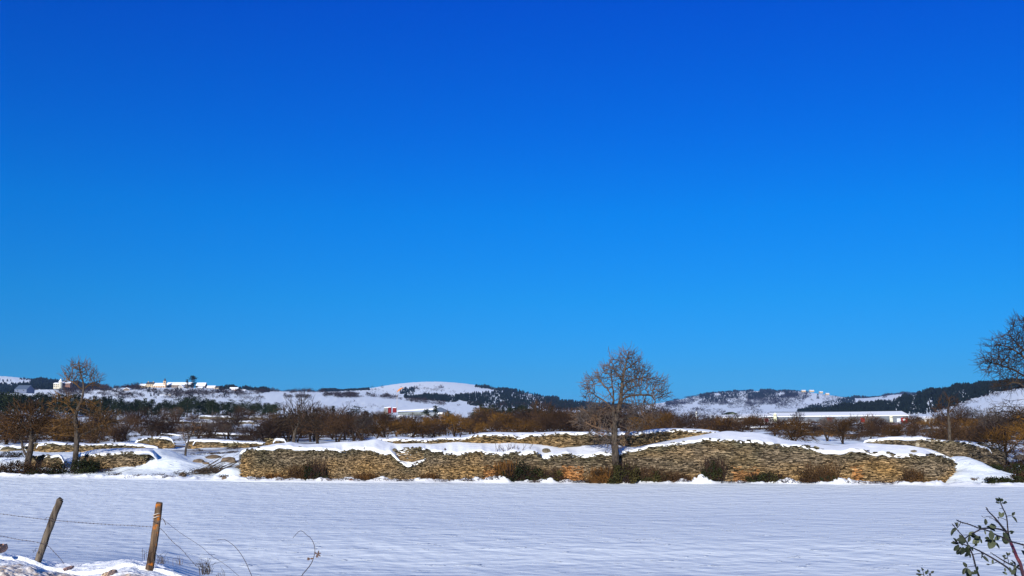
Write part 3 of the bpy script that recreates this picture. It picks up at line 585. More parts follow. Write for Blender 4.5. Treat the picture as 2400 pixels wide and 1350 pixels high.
hero((172, 1112), 73.5, [[(172, 1112), (175, 1085), (179, 1050), (180, 1010), (177, 975), (184, 955), (192, 935), (196, 905), (190, 880), (184, 850)],
    [(178, 975), (170, 958, -.2), (158, 945, -.3), (140, 940, -.4), (120, 945, -.4)],
    [(180, 1025), (200, 1015, .2), (225, 1003, .3), (250, 990, .4), (275, 985, .5)],
    [(194, 915), (210, 900, .2), (228, 893, .3)], [(194, 915), (178, 898, -.2), (160, 890, -.2)], [(180, 1000), (165, 985, .3), (150, 985, .3)]],
    [(187, 875, 36, 27, 1.2), (222, 893, 20, 18), (158, 885, 14, 16), (150, 945, 34, 24), (160, 990, 26, 24, .8), (240, 985, 48, 26, 1), (205, 960, 30, 26, 1), (215, 1005, 50, 24, .8), (160, 1000, 50, 26, .8)],
    .018, .2, 3200, step=.14, infl=1.1, kill=.22, twig=.42, twn=3, twm=.9, label='tall slim bare tree with a small round top, left of the rounded wall', crownm='twig_mix')
hero((64, 1106), 74, [[(64, 1106), (66, 1080), (72, 1050), (73, 1030), (74, 1010), (72, 985), (70, 970)],
    [(66, 1075), (52, 1055, .2), (46, 1035, .3), (36, 1015, .4), (28, 1005, .4)], [(73, 1038), (88, 1022, -.2), (100, 1010, -.3)], [(74, 1015), (60, 1000, -.2), (48, 985, -.2)]],
    [(62, 985, 55, 38), (20, 1000, 30, 28, .8), (100, 1000, 32, 30, .8), (75, 960, 28, 18, .7)],
    .019, .24, 4200, step=.14, infl=1.1, kill=.22, twig=.42, twn=3, twm=1.1, label='low wide tree with an orange brown crown and twin stems at the far left', crownm='twig_rust')
hero((2452, 1082), 62, [[(2452, 1090), (2450, 1040), (2446, 990), (2440, 950), (2436, 900), (2430, 850), (2424, 800), (2415, 760)],
    [(2445, 970), (2420, 930, -.2), (2390, 905, -.4), (2365, 897, -.5), (2345, 905, -.5)], [(2438, 920), (2405, 880, .3), (2370, 860, .5), (2335, 850, .5)],
    [(2430, 850), (2395, 810, .3), (2370, 780, .4)], [(2448, 1010), (2420, 985, -.5), (2385, 970, -.7), (2360, 965, -.8)], [(2436, 900), (2400, 850, -.5), (2360, 820, -.7), (2320, 810, -.8)], [(2440, 930), (2470, 890), (2500, 860)]],
    [(2420, 790, 60, 60), (2375, 835, 72, 55), (2330, 850, 44, 32), (2420, 880, 60, 40), (2370, 965, 48, 30, .35), (2360, 900, 40, 20, .5), (2490, 860, 60, 80, .5)],
    .014, .22, 6000, step=.14, infl=1.1, kill=.19, twig=.42, twn=3, twm=.8, label='big bare tree cut off by the right edge of the photo', crownm='twig_mix')
hero((434, 1072), 80, [[(434, 1074), (436, 1050), (441, 1035), (446, 1022), (449, 1010)], [(438, 1042), (430, 1028, .2), (427, 1012, .2), (430, 1000)], [(445, 1024), (455, 1010), (462, 1000)]],
    [(440, 1005, 28, 18), (460, 1005, 16, 15), (424, 1008, 12, 12)], .012, .09, 450, step=.16, infl=1.0, kill=.3, twig=.25, label='small thin leaning tree with a curved double stem in the snowy gap on the left', crownm='twig_grey', barkm='bark')
hero((2226, 1040), 100, [[(2226, 1042), (2225, 1010), (2224, 985), (2222, 965), (2224, 945), (2226, 932)], [(2224, 985), (2210, 968, .2), (2204, 950, .2), (2200, 940)], [(2223, 970), (2238, 955, .2), (2244, 945)], [(2224, 995), (2245, 985), (2258, 982)], [(2225, 1000), (2205, 992), (2190, 990)]],
    [(2224, 950, 28, 20), (2205, 965, 20, 20), (2245, 985, 24, 14), (2195, 990, 20, 14, .7)], .024, .17, 1000, step=.22, infl=1.5, kill=.38, twig=.5, twn=3, twm=.8, label='pruned bare tree with yellow lichen standing in front of the dark wooded ridge, right', crownm='twig_rust')
hero((690, 1040), 82, [[(688, 1042), (690, 1020), (694, 1005), (700, 990), (702, 970)], [(690, 1025), (684, 1005, .3), (678, 990, .3), (668, 975)], [(697, 998), (712, 985, .2), (722, 975)], [(692, 1020), (702, 1008, -.4), (712, 1000, -.5)]],
    [(695, 970, 46, 34), (660, 980, 24, 22), (735, 980, 30, 30), (700, 945, 30, 14, .6)], .019, .15, 2100, step=.18, infl=1.2, kill=.28, twig=.5, twn=3, twm=1.2, label='dense dark bare tree with several crossing stems behind the left end of the long wall', crownm='twig_mix')

# ---- prototypes of the trees and brush on the terraces behind
def gen_limbs(h, stems, spread):
    L = []
    for s in range(stems):
        a = RNG.uniform(0, 6.28); b = spread * RNG.uniform(.3, 1)
        L.append([(0 if s else 0, 0, 0), (math.cos(a) * b * .25, math.sin(a) * b * .25, h * .22), (math.cos(a) * b * .6, math.sin(a) * b * .6, h * .45), (math.cos(a) * b * .8, math.sin(a) * b * .8, h * .62)])
    return [[np.array(q, float) for q in l] for l in L]
protos = {}
def proto(kind, h, wd, low, stems, n, rtip, crownm, label, cat, name, var):
    blobs = []
    for k in range(5):
        a = RNG.uniform(0, 6.28); r = wd * .28 * RNG.random()
        blobs.append(ell((math.cos(a) * r, math.sin(a) * r, h * RNG.uniform(low + .15, .8)), (wd * RNG.uniform(.22, .36), wd * .3, h * RNG.uniform(.14, .24)), n // 5))
    at = np.concatenate(blobs); at = at[(at[:, 2] > h * low) & (at[:, 2] < h)]
    o = make_tree(name, (0, 0, 0), gen_limbs(h, stems, wd * .4), at, rtip, .035 * h + .02, step=.22, infl=1.4, kill=.33, twig=.55, twn=5, twm=1.7, label=label, cat=cat, crownm=crownm, barkm='bark_dark', iters=50, twr=.85)
    protos.setdefault(kind, []).append([o, h, False])
for v_ in range(3):
    proto('tree_brown', 5, 5, .25, 3, 1500, .017, 'twig', '', 'tree', 'bare_tree', v_)
    proto('tree_ochre', 5, 5.5, .2, 3, 1300, .019, 'twig_ochre', '', 'tree', 'bare_tree', v_)
    proto('shrub_brown', 3, 4.2, .05, 7, 1400, .017, 'twig', '', 'shrub', 'bare_shrub', v_)
    proto('shrub_ochre', 3, 4.5, .05, 7, 1200, .018, 'twig_ochre', '', 'shrub', 'bare_shrub', v_)
proto('tree_grey', 5, 4.5, .25, 2, 900, .017, 'twig_grey', '', 'tree', 'bare_tree', 0)
def place(kind, px, Y, hpx, label, group=None, ypx=None, wide=1.0, sink=.05):
    h = hpx * Y / F; lst = protos[kind]; e = random.choice(lst)
    loc = gpt(px, Y) if ypx is None else P(px, ypx, Y); loc = loc - np.array([0, 0, sink])
    s = h / e[1]; sc_ = (s * wide * random.choice((-1, 1)) if False else s * wide, s * wide, s); rz = random.uniform(0, 6.28)
    if not e[2]:
        e[2] = True; o = e[0]; o.location = tuple(loc); o.rotation_euler = (0, 0, rz); o.scale = sc_; o['label'] = label
        if group: o['group'] = group
        return o
    return dup(e[0], loc, rz, sc_, label, group)
one = [ # kind, px, distance, height in photo px, width factor, label
 ('tree_brown', 366, 112, 88, .95, 'brown twiggy tree rising between the low humped wall and the pine belt, left'),
 ('tree_brown', 790, 96, 84, 1.0, 'brown crowned tree directly behind the long wall, right of the dark crossing-stem tree'),
 ('tree_brown', 745, 100, 92, 1.0, 'taller brown tree between two others behind the left part of the long wall'),
 ('shrub_brown', 620, 118, 52, 1.2, 'brown bush behind the little stone hump at the left end of the long wall'),
 ('tree_grey', 850, 110, 70, 1.0, 'grey open twiggy tree behind the long wall, left of two ochre bushes'),
 ('shrub_ochre', 905, 112, 58, 1.35, 'big ochre bush behind the long wall below the red container'),
 ('shrub_ochre', 965, 118, 56, 1.35, 'second big ochre bush behind the long wall, right beside the first'),
 ('tree_ochre', 1066, 120, 66, 1.0, 'ochre tree with an open crown in front of the blue roofed barn'),
 ('shrub_brown', 1012, 122, 34, 1.3, 'small dark red brown round bush at the low dip of the upper wall'),
 ('shrub_ochre', 1215, 128, 45, 1.6, 'wide ochre bush behind the upper terrace wall, left of the bare tree'),
 ('tree_brown', 1275, 150, 82, .8, 'slender brown tree rising out of the brush left of the big bare tree'),
 ('shrub_ochre', 1695, 150, 42, 1.5, 'ochre bush behind the snow crest at the left wing of the factory'),
 ('shrub_ochre', 1860, 104, 62, 1.15, 'bright orange bush in front of the factory, just behind the snow crest'),
 ('tree_grey', 1940, 118, 60, 1.1, 'open grey twigged tree in front of the factory windows'),
 ('tree_ochre', 1975, 106, 66, 1.0, 'ochre tree right of the orange bush, in front of the factory'),
 ('tree_brown', 2040, 120, 48, 1.1, 'brown bush-like tree before the right half of the factory'),
 ('tree_ochre', 2095, 130, 38, 1.1, 'low ochre tree in front of the factory end with the red panels'),
 ('tree_brown', 2145, 118, 72, .8, 'narrow brown tree beside the right end of the factory'),
 ('shrub_ochre', 2355, 82, 78, 1.15, 'large orange bush behind the right end of the back stone wall'),
 ('shrub_brown', 2300, 96, 55, 1.2, 'brown bush left of the large orange bush on the right'),
 ('shrub_ochre', 2420, 86, 100, 1.1, 'tall orange bush at the right edge under the big bare tree'),
 ('tree_grey', 2330, 125, 82, 1.2, 'grey leafless tree in front of the right snowy slope'),
 ('shrub_brown', 2260, 104, 46, 1.2, 'brown bush at the foot of the lichen covered pruned tree'),
 ('shrub_brown', 2180, 104, 40, 1.2, 'dark brown bush behind the right back wall below the factory end'),
 ('tree_brown', 535, 150, 66, 1.1, 'brown tree above the pale wall end, left of centre'),
 ('shrub_brown', 560, 105, 26, 1.6, 'red brown brush heap behind the pale wall end'),
 ('shrub_brown', 600, 100, 26, 1.5, 'dark brush just left of the little stone hump'),
 ('shrub_brown', 510, 103, 24, 1.5, 'low red brown scrub on the pale wall end'),
 ('tree_grey', 500, 140, 55, 1.0, 'thin grey tree between the small leaning tree and the brown tree'),
 ('shrub_brown', 285, 130, 40, 1.3, 'dark brown bush behind the slim tree, right of its lower limb'),
 ('shrub_brown', 225, 118, 42, 1.4, 'wide dark bush behind the slim tree trunk'),
 ('shrub_ochre', 130, 120, 66, 1.2, 'orange brown bush between the two left trees'),
 ('shrub_brown', 15, 118, 60, 1.4, 'brown bush at the far left edge behind the twin stem tree'),
 ('shrub_brown', 80, 125, 55, 1.4, 'brown bush behind the low wide tree on the left'),
]
for k, px, Y, h, wd, lb in one: place(k, px, Y, h, lb, wide=wd)
# the brown hedge belt: each bush is a thing, and nothing tells the neighbours of one stretch apart
belts = [ # x0, x1, Y0, Y1, n, height range (px), kinds, label
 (-60, 330, 120, 260, 46, (26, 44), ('shrub_brown', 'shrub_brown', 'tree_brown', 'tree_brown', 'shrub_brown', 'shrub_ochre'), 'leafless brown bush in the scrub below the left pine belt'),
 (330, 650, 140, 300, 34, (22, 42), ('shrub_brown', 'shrub_brown', 'tree_grey'), 'leafless bush on the snowy terraces below the village'),
 (630, 860, 115, 230, 28, (40, 62), ('tree_brown', 'shrub_brown', 'tree_brown'), 'brown bush in the thicket behind the left part of the long wall'),
 (830, 1120, 130, 300, 34, (24, 38), ('shrub_brown', 'tree_brown', 'shrub_ochre'), 'bush in the thicket below the blue roofed barn'),
 (1110, 1560, 135, 260, 66, (36, 56), ('shrub_brown', 'tree_brown', 'shrub_brown', 'tree_brown', 'tree_brown', 'tree_brown', 'shrub_brown', 'tree_ochre'), 'bush in the dense brown thicket behind the upper terrace wall'),
 (1540, 1840, 140, 300, 30, (26, 38), ('shrub_brown', 'shrub_ochre', 'shrub_brown'), 'bush in the low hedge in front of the left factory wing'),
 (1840, 2240, 125, 300, 44, (18, 34), ('shrub_brown', 'shrub_ochre', 'shrub_brown', 'tree_grey'), 'bush in the scrub between the factory and the snowy walls'),
 (2230, 2460, 110, 260, 22, (34, 60), ('shrub_brown', 'tree_grey', 'shrub_ochre'), 'bush in the scrub at the foot of the right snowy slope'),
]
for x0, x1, Y0, Y1, n, (h0, h1), ks, lb in belts:
    for i in range(n):
        px = x0 + (x1 - x0) * (i + random.random()) / n
        place(random.choice(ks), px, math.exp(random.uniform(math.log(Y0), math.log(Y1))), random.uniform(h0, h1), lb, group=lb.replace('bush in', 'bushes in').replace('bush on', 'bushes on'), wide=random.uniform(1.0, 1.35))
for kx in protos.values():
    for e in kx:
        if not e[2]:
            for ch in list(e[0].children): bpy.data.objects.remove(ch)
            bpy.data.objects.remove(e[0])

# ------------------------------------------------------------------ evergreen trees of the pine belt
def leafquads(cen, size, asp=1.0, up=0.0):
    """random quads, returned as arrays"""
    n = len(cen); a = RNG.normal(size=(n, 3)); a /= np.linalg.norm(a, axis=1, keepdims=True); b = RNG.normal(size=(n, 3)); b -= (a * b).sum(1, keepdims=True) * a; b /= np.linalg.norm(b, axis=1, keepdims=True)
    s = size * RNG.uniform(.6, 1.3, (n, 1)); a = a * s; b = b * s * asp
    v = np.stack([cen - a, cen - b * .9, cen + a, cen + b], 1)
    return v.reshape(-1, 3), np.arange(n * 4).reshape(-1, 4)
def pine(kind, h, label='', name='pine_tree'):
    root = empty(name, (0, 0, 0), 0, label, 'tree')
    L = [(0, 0, 0), (RNG.normal(0, .1), RNG.normal(0, .1), h * .5), (RNG.normal(0, .15), 0, h * .97)]
    v, f = polytube(spline(L, 4), np.linspace(.15, .03, 9), 6); mk('trunk', v, f, M['bark'], root, smooth=True)
    pts = []
    if kind == 0:      # loose pine, clumps on whorls
        for k in range(34):
            t = RNG.uniform(.2, 1); r = h * .30 * (1 - t) ** .6 * RNG.uniform(.3, 1.15) + .1; a = RNG.uniform(0, 6.28)
            pts.append(np.array([math.cos(a) * r, math.sin(a) * r, t * h]) + RNG.normal(size=(26, 3)) * np.array([.42, .42, .26]))
    elif kind == 1:    # domed pine with a bare stem
        for k in range(30):
            a = RNG.uniform(0, 6.28); t = RNG.uniform(.42, 1); r = h * .33 * math.sqrt(max(0, 1 - ((t - .6) / .42) ** 2)) * RNG.uniform(.4, 1.05)
            pts.append(np.array([math.cos(a) * r, math.sin(a) * r, t * h]) + RNG.normal(size=(28, 3)) * np.array([.5, .5, .28]))
    else:              # spire shaped spruce
        for k in range(46):
            t = RNG.uniform(.1, 1); r = h * .24 * (1 - t) * RNG.uniform(.5, 1.1); a = RNG.uniform(0, 6.28)
            pts.append(np.array([math.cos(a) * r, math.sin(a) * r, t * h - r * .3]) + RNG.normal(size=(20, 3)) * np.array([.3, .3, .2]))
    v, f = leafquads(np.concatenate(pts), .22, .55); mk('crown', v, f, M['needles'], root)
    return root
pines = [pine(0, 7), pine(1, 7), pine(2, 7), pine(0, 7), pine(1, 7)]
used = [False] * 5
def put_pine(i, px, Y, hpx, label, group=None, wide=1.0):
    s = hpx * Y / F / 7; loc = gpt(px, Y) - np.array([0, 0, .1])
    if not used[i]:
        used[i] = True; o = pines[i]; o.location = tuple(loc); o.scale = (s * wide, s * wide, s); o['label'] = label
        if group: o['group'] = group
        return o
    return dup(pines[i], loc, random.uniform(0, 6.28), (s * wide, s * wide, s), label, group)
for i in range(150):
    px = -40 + 690 * (i + random.random()) / 150
    hh = np.interp(px, [-40, 100, 300, 450, 640], [52, 46, 34, 36, 27])
    put_pine(random.choice((0, 1, 1, 3, 4, 2)), px, random.uniform(360, 460), hh * random.uniform(.8, 1.2) * (.8 if 360 < px < 410 else 1), 'dark pine in the long belt between the village and the snowy terraces', 'pines in the belt below the village', random.uniform(1.0, 1.35))
for i in range(34):
    px = 1115 + 300 * (i + random.random()) / 34
    put_pine(random.choice((0, 1, 2)), px, random.uniform(300, 380), random.uniform(34, 46) * (1 if px < 1300 else .8), 'dark pine behind the brown thicket, between the barn and the bare tree', 'pines behind the brown thicket', 1.2)
for px, Y, h, k, lb in [(834, 300, 42, 1, 'dark round pine standing alone left of the red container'), (858, 310, 32, 0, 'smaller pine right beside the dark round pine'), (1020, 330, 44, 2, 'dark pine in front of the left side of the blue roofed barn'), (998, 330, 36, 0, 'pine with snow behind it, left of the barn gable'),
        (880, 330, 22, 3, 'low pine between the round pine and the red container'), (780, 320, 40, 2, 'pointed pine standing behind the brown trees left of the red container'), (1050, 340, 30, 1, 'low broad pine under the barn gable'),
        (452, 1380, 32, 0, 'big dark cedar between the village roofs'), (438, 1400, 22, 2, 'small dark conifer left of the village cedar'), (1917, 3600, 12, 2, 'lone spruce on the top of the right village hill')]:
    put_pine(k, px, Y, h, lb, wide=1.3)

# ------------------------------------------------------------------ far woods and scrub: nobody could count these
GY = np.geomspace(84, 5200, 260)
_gc = {}
def gdist(px, y):
    """distance at which the ground first reaches photo row y in column px"""
    k = round(px / 10)
    if k not in _gc: _gc[k] = gcol(k * 10, GY)
    c = _gc[k]; w_ = np.where(c <= y)[0]
    if len(w_): return GY[w_[0]]
    return GY[int(np.argmin(c))]
WOODC = {'c': (.007, .011, .010), 'b': (.028, .019, .017), 'p': (.022, .018, .024), 's': (.036, .023, .014), 'g': (.02, .023, .013), 'o': (.11, .055, .016), 'e': (.075, .032, .018)}
def wood(name, regions, seed):
    V = []; Fc = []; Cc = []; nb = 0
    for n, top, bot, dens, hr, kind in regions:
        x0, x1 = top[0][0], top[-1][0]; k = 0; tries = 0
        while k < n and tries < n * 10:
            tries += 1; px = RNG.uniform(x0, x1); a = li(px, top); b = li(px, bot); y = RNG.uniform(a, b)
            if .5 + .55 * float(fbm(px * .035, y * .11, seed, 3)) < 1 - dens: continue
            Y = gdist(px, y) * RNG.uniform(.985, 1.015); g = gpt(px, Y); k += 1; h = RNG.uniform(*hr) * Y / F * (.8 + .4 * float(noise2(px * .05, y * .1, seed + 3))); g[2] -= .1 * h
            c = np.array(WOODC[kind]) * RNG.uniform(.55, 1.5)
            if kind == 'c':
                m = 5; rot = RNG.uniform(0, 6.28)
                for q in range(3):
                    zb_ = h * (.12 + .26 * q); zt_ = h * (.52 + .24 * q); r = h * (.36 - .08 * q); aa = rot + q + np.arange(m) * 2 * math.pi / m; rr = r * RNG.uniform(.6, 1.3, m)
                    ring = np.stack([rr * np.cos(aa), rr * np.sin(aa), np.full(m, zb_) + RNG.uniform(-.06, .06, m) * h], 1)
                    V.append(np.concatenate([ring, [[RNG.normal(0, .02) * h, 0, zt_]]]) + g); Fc += [(nb + i, nb + (i + 1) % m, nb + m) for i in range(m)]; Cc.append(np.tile(c, (m + 1, 1))); nb += m + 1
            else:
                m = 30 if kind in 'soe' else 15
                if kind in 'soe':
                    cen = RNG.normal(size=(m, 3)) * np.array([.3, .3, .0]) * h + np.array([0, 0, h * .3]); d = RNG.normal(size=(m, 3)) * np.array([.5, .5, .3]) + np.array([0, 0, .9]); d /= np.linalg.norm(d, axis=1, keepdims=True); d *= h * RNG.uniform(.2, .5, (m, 1)); sd = np.cross(d, RNG.normal(size=(m, 3))); sd /= np.linalg.norm(sd, axis=1, keepdims=True); sd *= h * .02
                    v = np.stack([cen - d * .6, cen + sd, cen + d, cen - sd], 1).reshape(-1, 3)
                else:
                    cen = RNG.normal(size=(m, 3)) * np.array([.27, .27, .2]) * h + np.array([0, 0, h * .5]); v, f = leafquads(cen, h * .13, .45)
                for i in range(m): Fc += [(nb + 4 * i, nb + 4 * i + 1, nb + 4 * i + 2), (nb + 4 * i, nb + 4 * i + 2, nb + 4 * i + 3)]
                V.append(v + g); Cc.append(np.tile(c, (4 * m, 1))); nb += 4 * m
    tag(mk(name, np.concatenate(V), np.array(Fc), M['farwood'], col=np.concatenate(Cc)), kind='stuff')
wood('ridge_forest', [(5200, [(1870, 966), (2000, 952), (2060, 945), (2118, 932), (2150, 922), (2170, 916), (2250, 905), (2330, 897), (2440, 896)], [(1870, 969), (1950, 971), (2100, 973), (2180, 970), (2220, 957), (2280, 936), (2330, 920), (2440, 902)], 3.0, (8, 14), 'c'),
    (240, [(2190, 966), (2280, 936), (2400, 904)], [(2190, 974), (2280, 948), (2400, 912)], .7, (5, 9), 'b'), (120, [(2180, 975), (2450, 925)], [(2180, 985), (2450, 985)], .35, (6, 12), 'b')], 101)
wood('hillside_forest', [(3600, [(1560, 939), (1620, 927), (1680, 917), (1750, 912), (1850, 913), (1892, 916)], [(1560, 950), (1620, 949), (1680, 946), (1720, 950), (1800, 950), (1850, 943), (1892, 934)], .72, (4, 7.5), 'p'), (1000, [(1640, 924), (1720, 914), (1870, 914)], [(1640, 944), (1720, 940), (1870, 930)], .6, (4, 8), 'c'),
    (420, [(1735, 930), (1850, 928)], [(1735, 955), (1850, 945)], .8, (4, 7), 'p'), (600, [(1880, 918), (1990, 932)], [(1880, 950), (1990, 950)], .5, (3, 6), 'p'), (650, [(1540, 950), (1900, 950)], [(1540, 972), (1900, 970)], .42, (3, 6), 'p'), (420, [(1520, 962), (1700, 958)], [(1520, 984), (1720, 976)], .75, (5, 10), 'p'),
    (600, [(1880, 958), (1960, 936), (2005, 932)], [(1880, 968), (1960, 956), (2010, 950)], .9, (4, 8), 'c'), (150, [(2000, 931), (2085, 924)], [(2000, 934), (2085, 927)], 3, (5, 8), 'c'), (1300, [(1560, 944), (1740, 932), (1890, 925)], [(1560, 957), (1740, 957), (1900, 952)], .62, (4, 8), 'p'), (240, [(2070, 921), (2160, 920)], [(2070, 926), (2170, 926)], 1.1, (6, 9), 'p'), (110, [(2000, 934), (2120, 926)], [(2000, 944), (2120, 934)], .4, (3, 6), 'p')], 202)
wood('dome_hill_wood', [(4000, [(948, 928), (1045, 929), (1128, 925), (1159, 919), (1200, 917), (1250, 924), (1300, 934), (1350, 943), (1480, 950)], [(948, 934), (1004, 938), (1087, 948), (1149, 956), (1232, 960), (1330, 962), (1480, 965)], .9, (6, 11), 'c'), (1500, [(960, 934), (1087, 942), (1149, 950), (1300, 950), (1560, 948)], [(960, 944), (1087, 956), (1149, 966), (1300, 970), (1560, 972)], .72, (6, 11), 'b'),
    (230, [(1113, 904), (1210, 917)], [(1113, 908), (1210, 921)], 1.1, (6, 10), 'c'), (80, [(938, 914), (972, 912)], [(938, 926), (972, 926)], 1.2, (7, 13), 'c'), (60, [(860, 905), (1100, 905)], [(860, 922), (1100, 922)], .4, (4, 8), 'b'), (60, [(972, 908), (1040, 908)], [(972, 916), (1040, 918)], .8, (5, 10), 'b')], 303)
wood('left_hill_wood', [(1500, [(72, 892), (130, 896), (235, 905)], [(72, 914), (130, 914), (235, 912)], 1.1, (9, 15), 'c'), (900, [(-80, 905), (72, 905)], [(-80, 926), (72, 922)], .95, (8, 14), 'c'), (60, [(45, 888), (90, 890)], [(45, 890), (90, 893)], 1.1, (3, 5), 'c'), (700, [(150, 903), (345, 904)], [(150, 918), (345, 916)], .85, (9, 17), 'b'),
    (1100, [(70, 914), (420, 914)], [(70, 938), (420, 934)], .5, (5, 9), 'b'), (26, [(-20, 893), (70, 896)], [(-20, 900), (70, 905)], .6, (6, 12), 'c')], 404)
wood('village_wood', [(1500, [(150, 913), (620, 917)], [(150, 928), (620, 927)], .62, (5, 10), 'b'), (120, [(200, 906), (620, 912)], [(200, 930), (620, 930)], .7, (5, 9), 'c'), (190, [(514, 912), (540, 909), (600, 913), (630, 917)], [(514, 915), (540, 912), (600, 916), (630, 920)], 1.1, (8, 14), 'c'), (900, [(600, 916), (760, 920), (860, 922)], [(600, 934), (760, 934), (860, 932)], .5, (5, 10), 'b'), (200, [(620, 916), (760, 919)], [(620, 919), (760, 921)], .9, (7, 13), 'b'), (460, [(752, 914), (866, 911)], [(752, 919), (866, 915)], 1.2, (7, 9), 'c'),
    (520, [(395, 918), (600, 922)], [(395, 936), (600, 934)], .6, (5, 10), 'b'), (300, [(860, 924), (1000, 938)], [(860, 930), (1000, 946)], .7, (6, 12), 'b'), (70, [(560, 930), (900, 945)], [(560, 945), (900, 960)], .4, (7, 13), 'b')], 505)
wood('scrub', [(900, [(-60, 966), (640, 968)], [(-60, 1005), (640, 1012)], .62, (7, 14), 's'), (700, [(-60, 1000), (640, 1008)], [(-60, 1042), (640, 1034)], .55, (9, 18), 's'), (260, [(-60, 968), (640, 970)], [(-60, 1030), (640, 1025)], .5, (4, 9), 'g'), (900, [(640, 975), (1560, 990)], [(640, 1030), (1560, 1016)], .9, (12, 24), 's'),
    (420, [(1100, 966), (1560, 980)], [(1100, 1005), (1560, 1005)], 1.0, (14, 24), 's'), (620, [(1540, 992), (2460, 985)], [(1540, 1016), (2460, 1035)], .6, (7, 16), 's'), (500, [(1690, 992), (2200, 990)], [(1690, 1004), (2200, 1004)], .9, (6, 11), 'e'), (520, [(1560, 992), (2300, 1004)], [(1560, 1008), (1850, 1026), (2300, 1030)], .6, (9, 20), 'o'), (700, [(1780, 1004), (2300, 1004)], [(1780, 1018), (2020, 1034), (2300, 1036)], .62, (9, 18), 's'), (420, [(2170, 985), (2460, 990)], [(2170, 1030), (2460, 1050)], .75, (12, 24), 's'), (160, [(2200, 985), (2460, 965)], [(2200, 1040), (2460, 1050)], .7, (12, 26), 's'), (170, [(400, 1062), (575, 1062)], [(400, 1090), (575, 1092)], .55, (5, 9), 's'), (200, [(400, 1045), (640, 1045)], [(400, 1062), (640, 1052)], .5, (5, 10), 's')], 606)
# ------------------------------------------------------------------ village, factory and other far buildings
def house(name, label, x0, x1, y_roof, y_eave, y_base, Y, wallc, roof='snow', cat='house', depth=9.0, gable='front_ridge', wins=3, rows=1, rz=0.0, chim=0, overhang=.25):
    xm = (x0 + x1) / 2; g = P(xm, y_base, Y); s = Y / F; W = (x1 - x0) * s; He = (y_base - y_eave) * s; Hr = (y_eave - y_roof) * s
    root = empty(name, g, rz, label, cat)
    b = MB(); b.box((0, depth / 2, He / 2 - 1), (W / 2, depth / 2, He / 2 + 1), col=wallc)
    if gable == 'front_ridge':      # ridge runs along the view's x: the slope faces the camera
        for sx in (-1, 1):
            b.add([(sx * (W / 2 - .01), .02, He), (sx * (W / 2 - .01), depth - .02, He), (sx * (W / 2 - .01), depth / 2, He + Hr - .1), (sx * (W / 2 - .25), .02, He), (sx * (W / 2 - .25), depth - .02, He), (sx * (W / 2 - .25), depth / 2, He + Hr - .1)], [(0, 1, 2), (3, 5, 4), (0, 2, 5, 3), (2, 1, 4, 5)], wallc)
    else:
        b.add([(-W / 2, .02, He), (W / 2, .02, He), (0, .02, He + Hr - .1), (-W / 2, .3, He), (W / 2, .3, He), (0, .3, He + Hr - .1)], [(0, 1, 2), (3, 5, 4), (0, 2, 5, 3), (2, 1, 4, 5)], wallc)
    b.build('wall', M['paint'], root)
    o = overhang; r = MB(); t = .35
    if gable == 'front_ridge':
        for ya, yb in ((-o, depth / 2), (depth + o, depth / 2)):
            r.add([(-W / 2 - o, ya, He - .1), (W / 2 + o, ya, He - .1), (W / 2 + o, yb, He + Hr), (-W / 2 - o, yb, He + Hr), (-W / 2 - o, ya, He - .1 + t), (W / 2 + o, ya, He - .1 + t), (W / 2 + o, yb, He + Hr + t), (-W / 2 - o, yb, He + Hr + t)], [(0, 1, 2, 3), (4, 5, 6, 7), (0, 1, 5, 4), (1, 2, 6, 5), (0, 3, 7, 4)])
    else:
        for xa in (-W / 2 - o, W / 2 + o):
            r.add([(xa, -o, He - .1), (0, -o, He + Hr), (0, depth + o, He + Hr), (xa, depth + o, He - .1), (xa, -o, He - .1 + t), (0, -o, He + Hr + t), (0, depth + o, He + Hr + t), (xa, depth + o, He - .1 + t)], [(0, 1, 2, 3), (4, 5, 6, 7), (0, 1, 5, 4), (3, 0, 4, 7), (2, 3, 7, 6)])
    r.build('roof', M['roof_snow'] if roof == 'snow' else M[roof], root)
    for q in range(rows):
        for i in range(wins):
            x = -W / 2 + W * (i + .5) / wins; z = He * (q + .5) / rows; wb = MB(); wb.box((x, -.04, z), (min(.6, W / wins * .22), .05, min(1.0, He / rows * .28))); wb.build('window', M['dark_glass'], root)
    for i in range(chim):
        c = MB(); c.box((-W * .35 + i * W * .7, depth / 2, He + Hr + .6), (.5, .5, 1.1), col=wallc); c.build('chimney', M['paint'], root)
    return root
M['slate'] = mat('slate_roof', (.05, .05, .06), .7); M['bluemetal'] = mat('blue_grey_metal', (.09, .12, .17), .5)
CR = (.48, .37, .23); PE = (.52, .35, .22); TAN = (.42, .31, .18); BRN = (.20, .15, .12); PINK = (.62, .38, .27); WHT = (.50, .46, .36); GRY = (.32, .30, .28)
V0 = 1470
house('village_house', 'cream house with a dark roof, left of the village church', 342, 359, 896, 900, 910, V0, CR, 'slate', wins=4, rows=2, chim=2)
ch = house('village_church', 'village church with a snowy nave roof and a small pointed bell tower', 359, 386, 898, 904, 910, V0, PE, wins=5, cat='church')
def tower(root, x, w, h, sp, colr, spm):
    b = MB(); b.box((x, 2.0, h / 2 - 1), (w / 2, w / 2, h / 2 + 1), col=colr); b.build('tower', M['paint'], root)
    c = MB(); c.cyl((x, 2.0, h), w * .62, .05, sp, 4, (1, 1, 1)); c.build('spire', spm, root)
    c = MB(); c.box((x, 2.0 - w / 2 - .04, h - 2.0), (w * .2, .05, 1.0)); c.build('window', M['dark_glass'], root)
tower(ch, (384.5 - 372.5) * V0 / F, 3.6, 10.6, 4.5, PE, M['slate'])
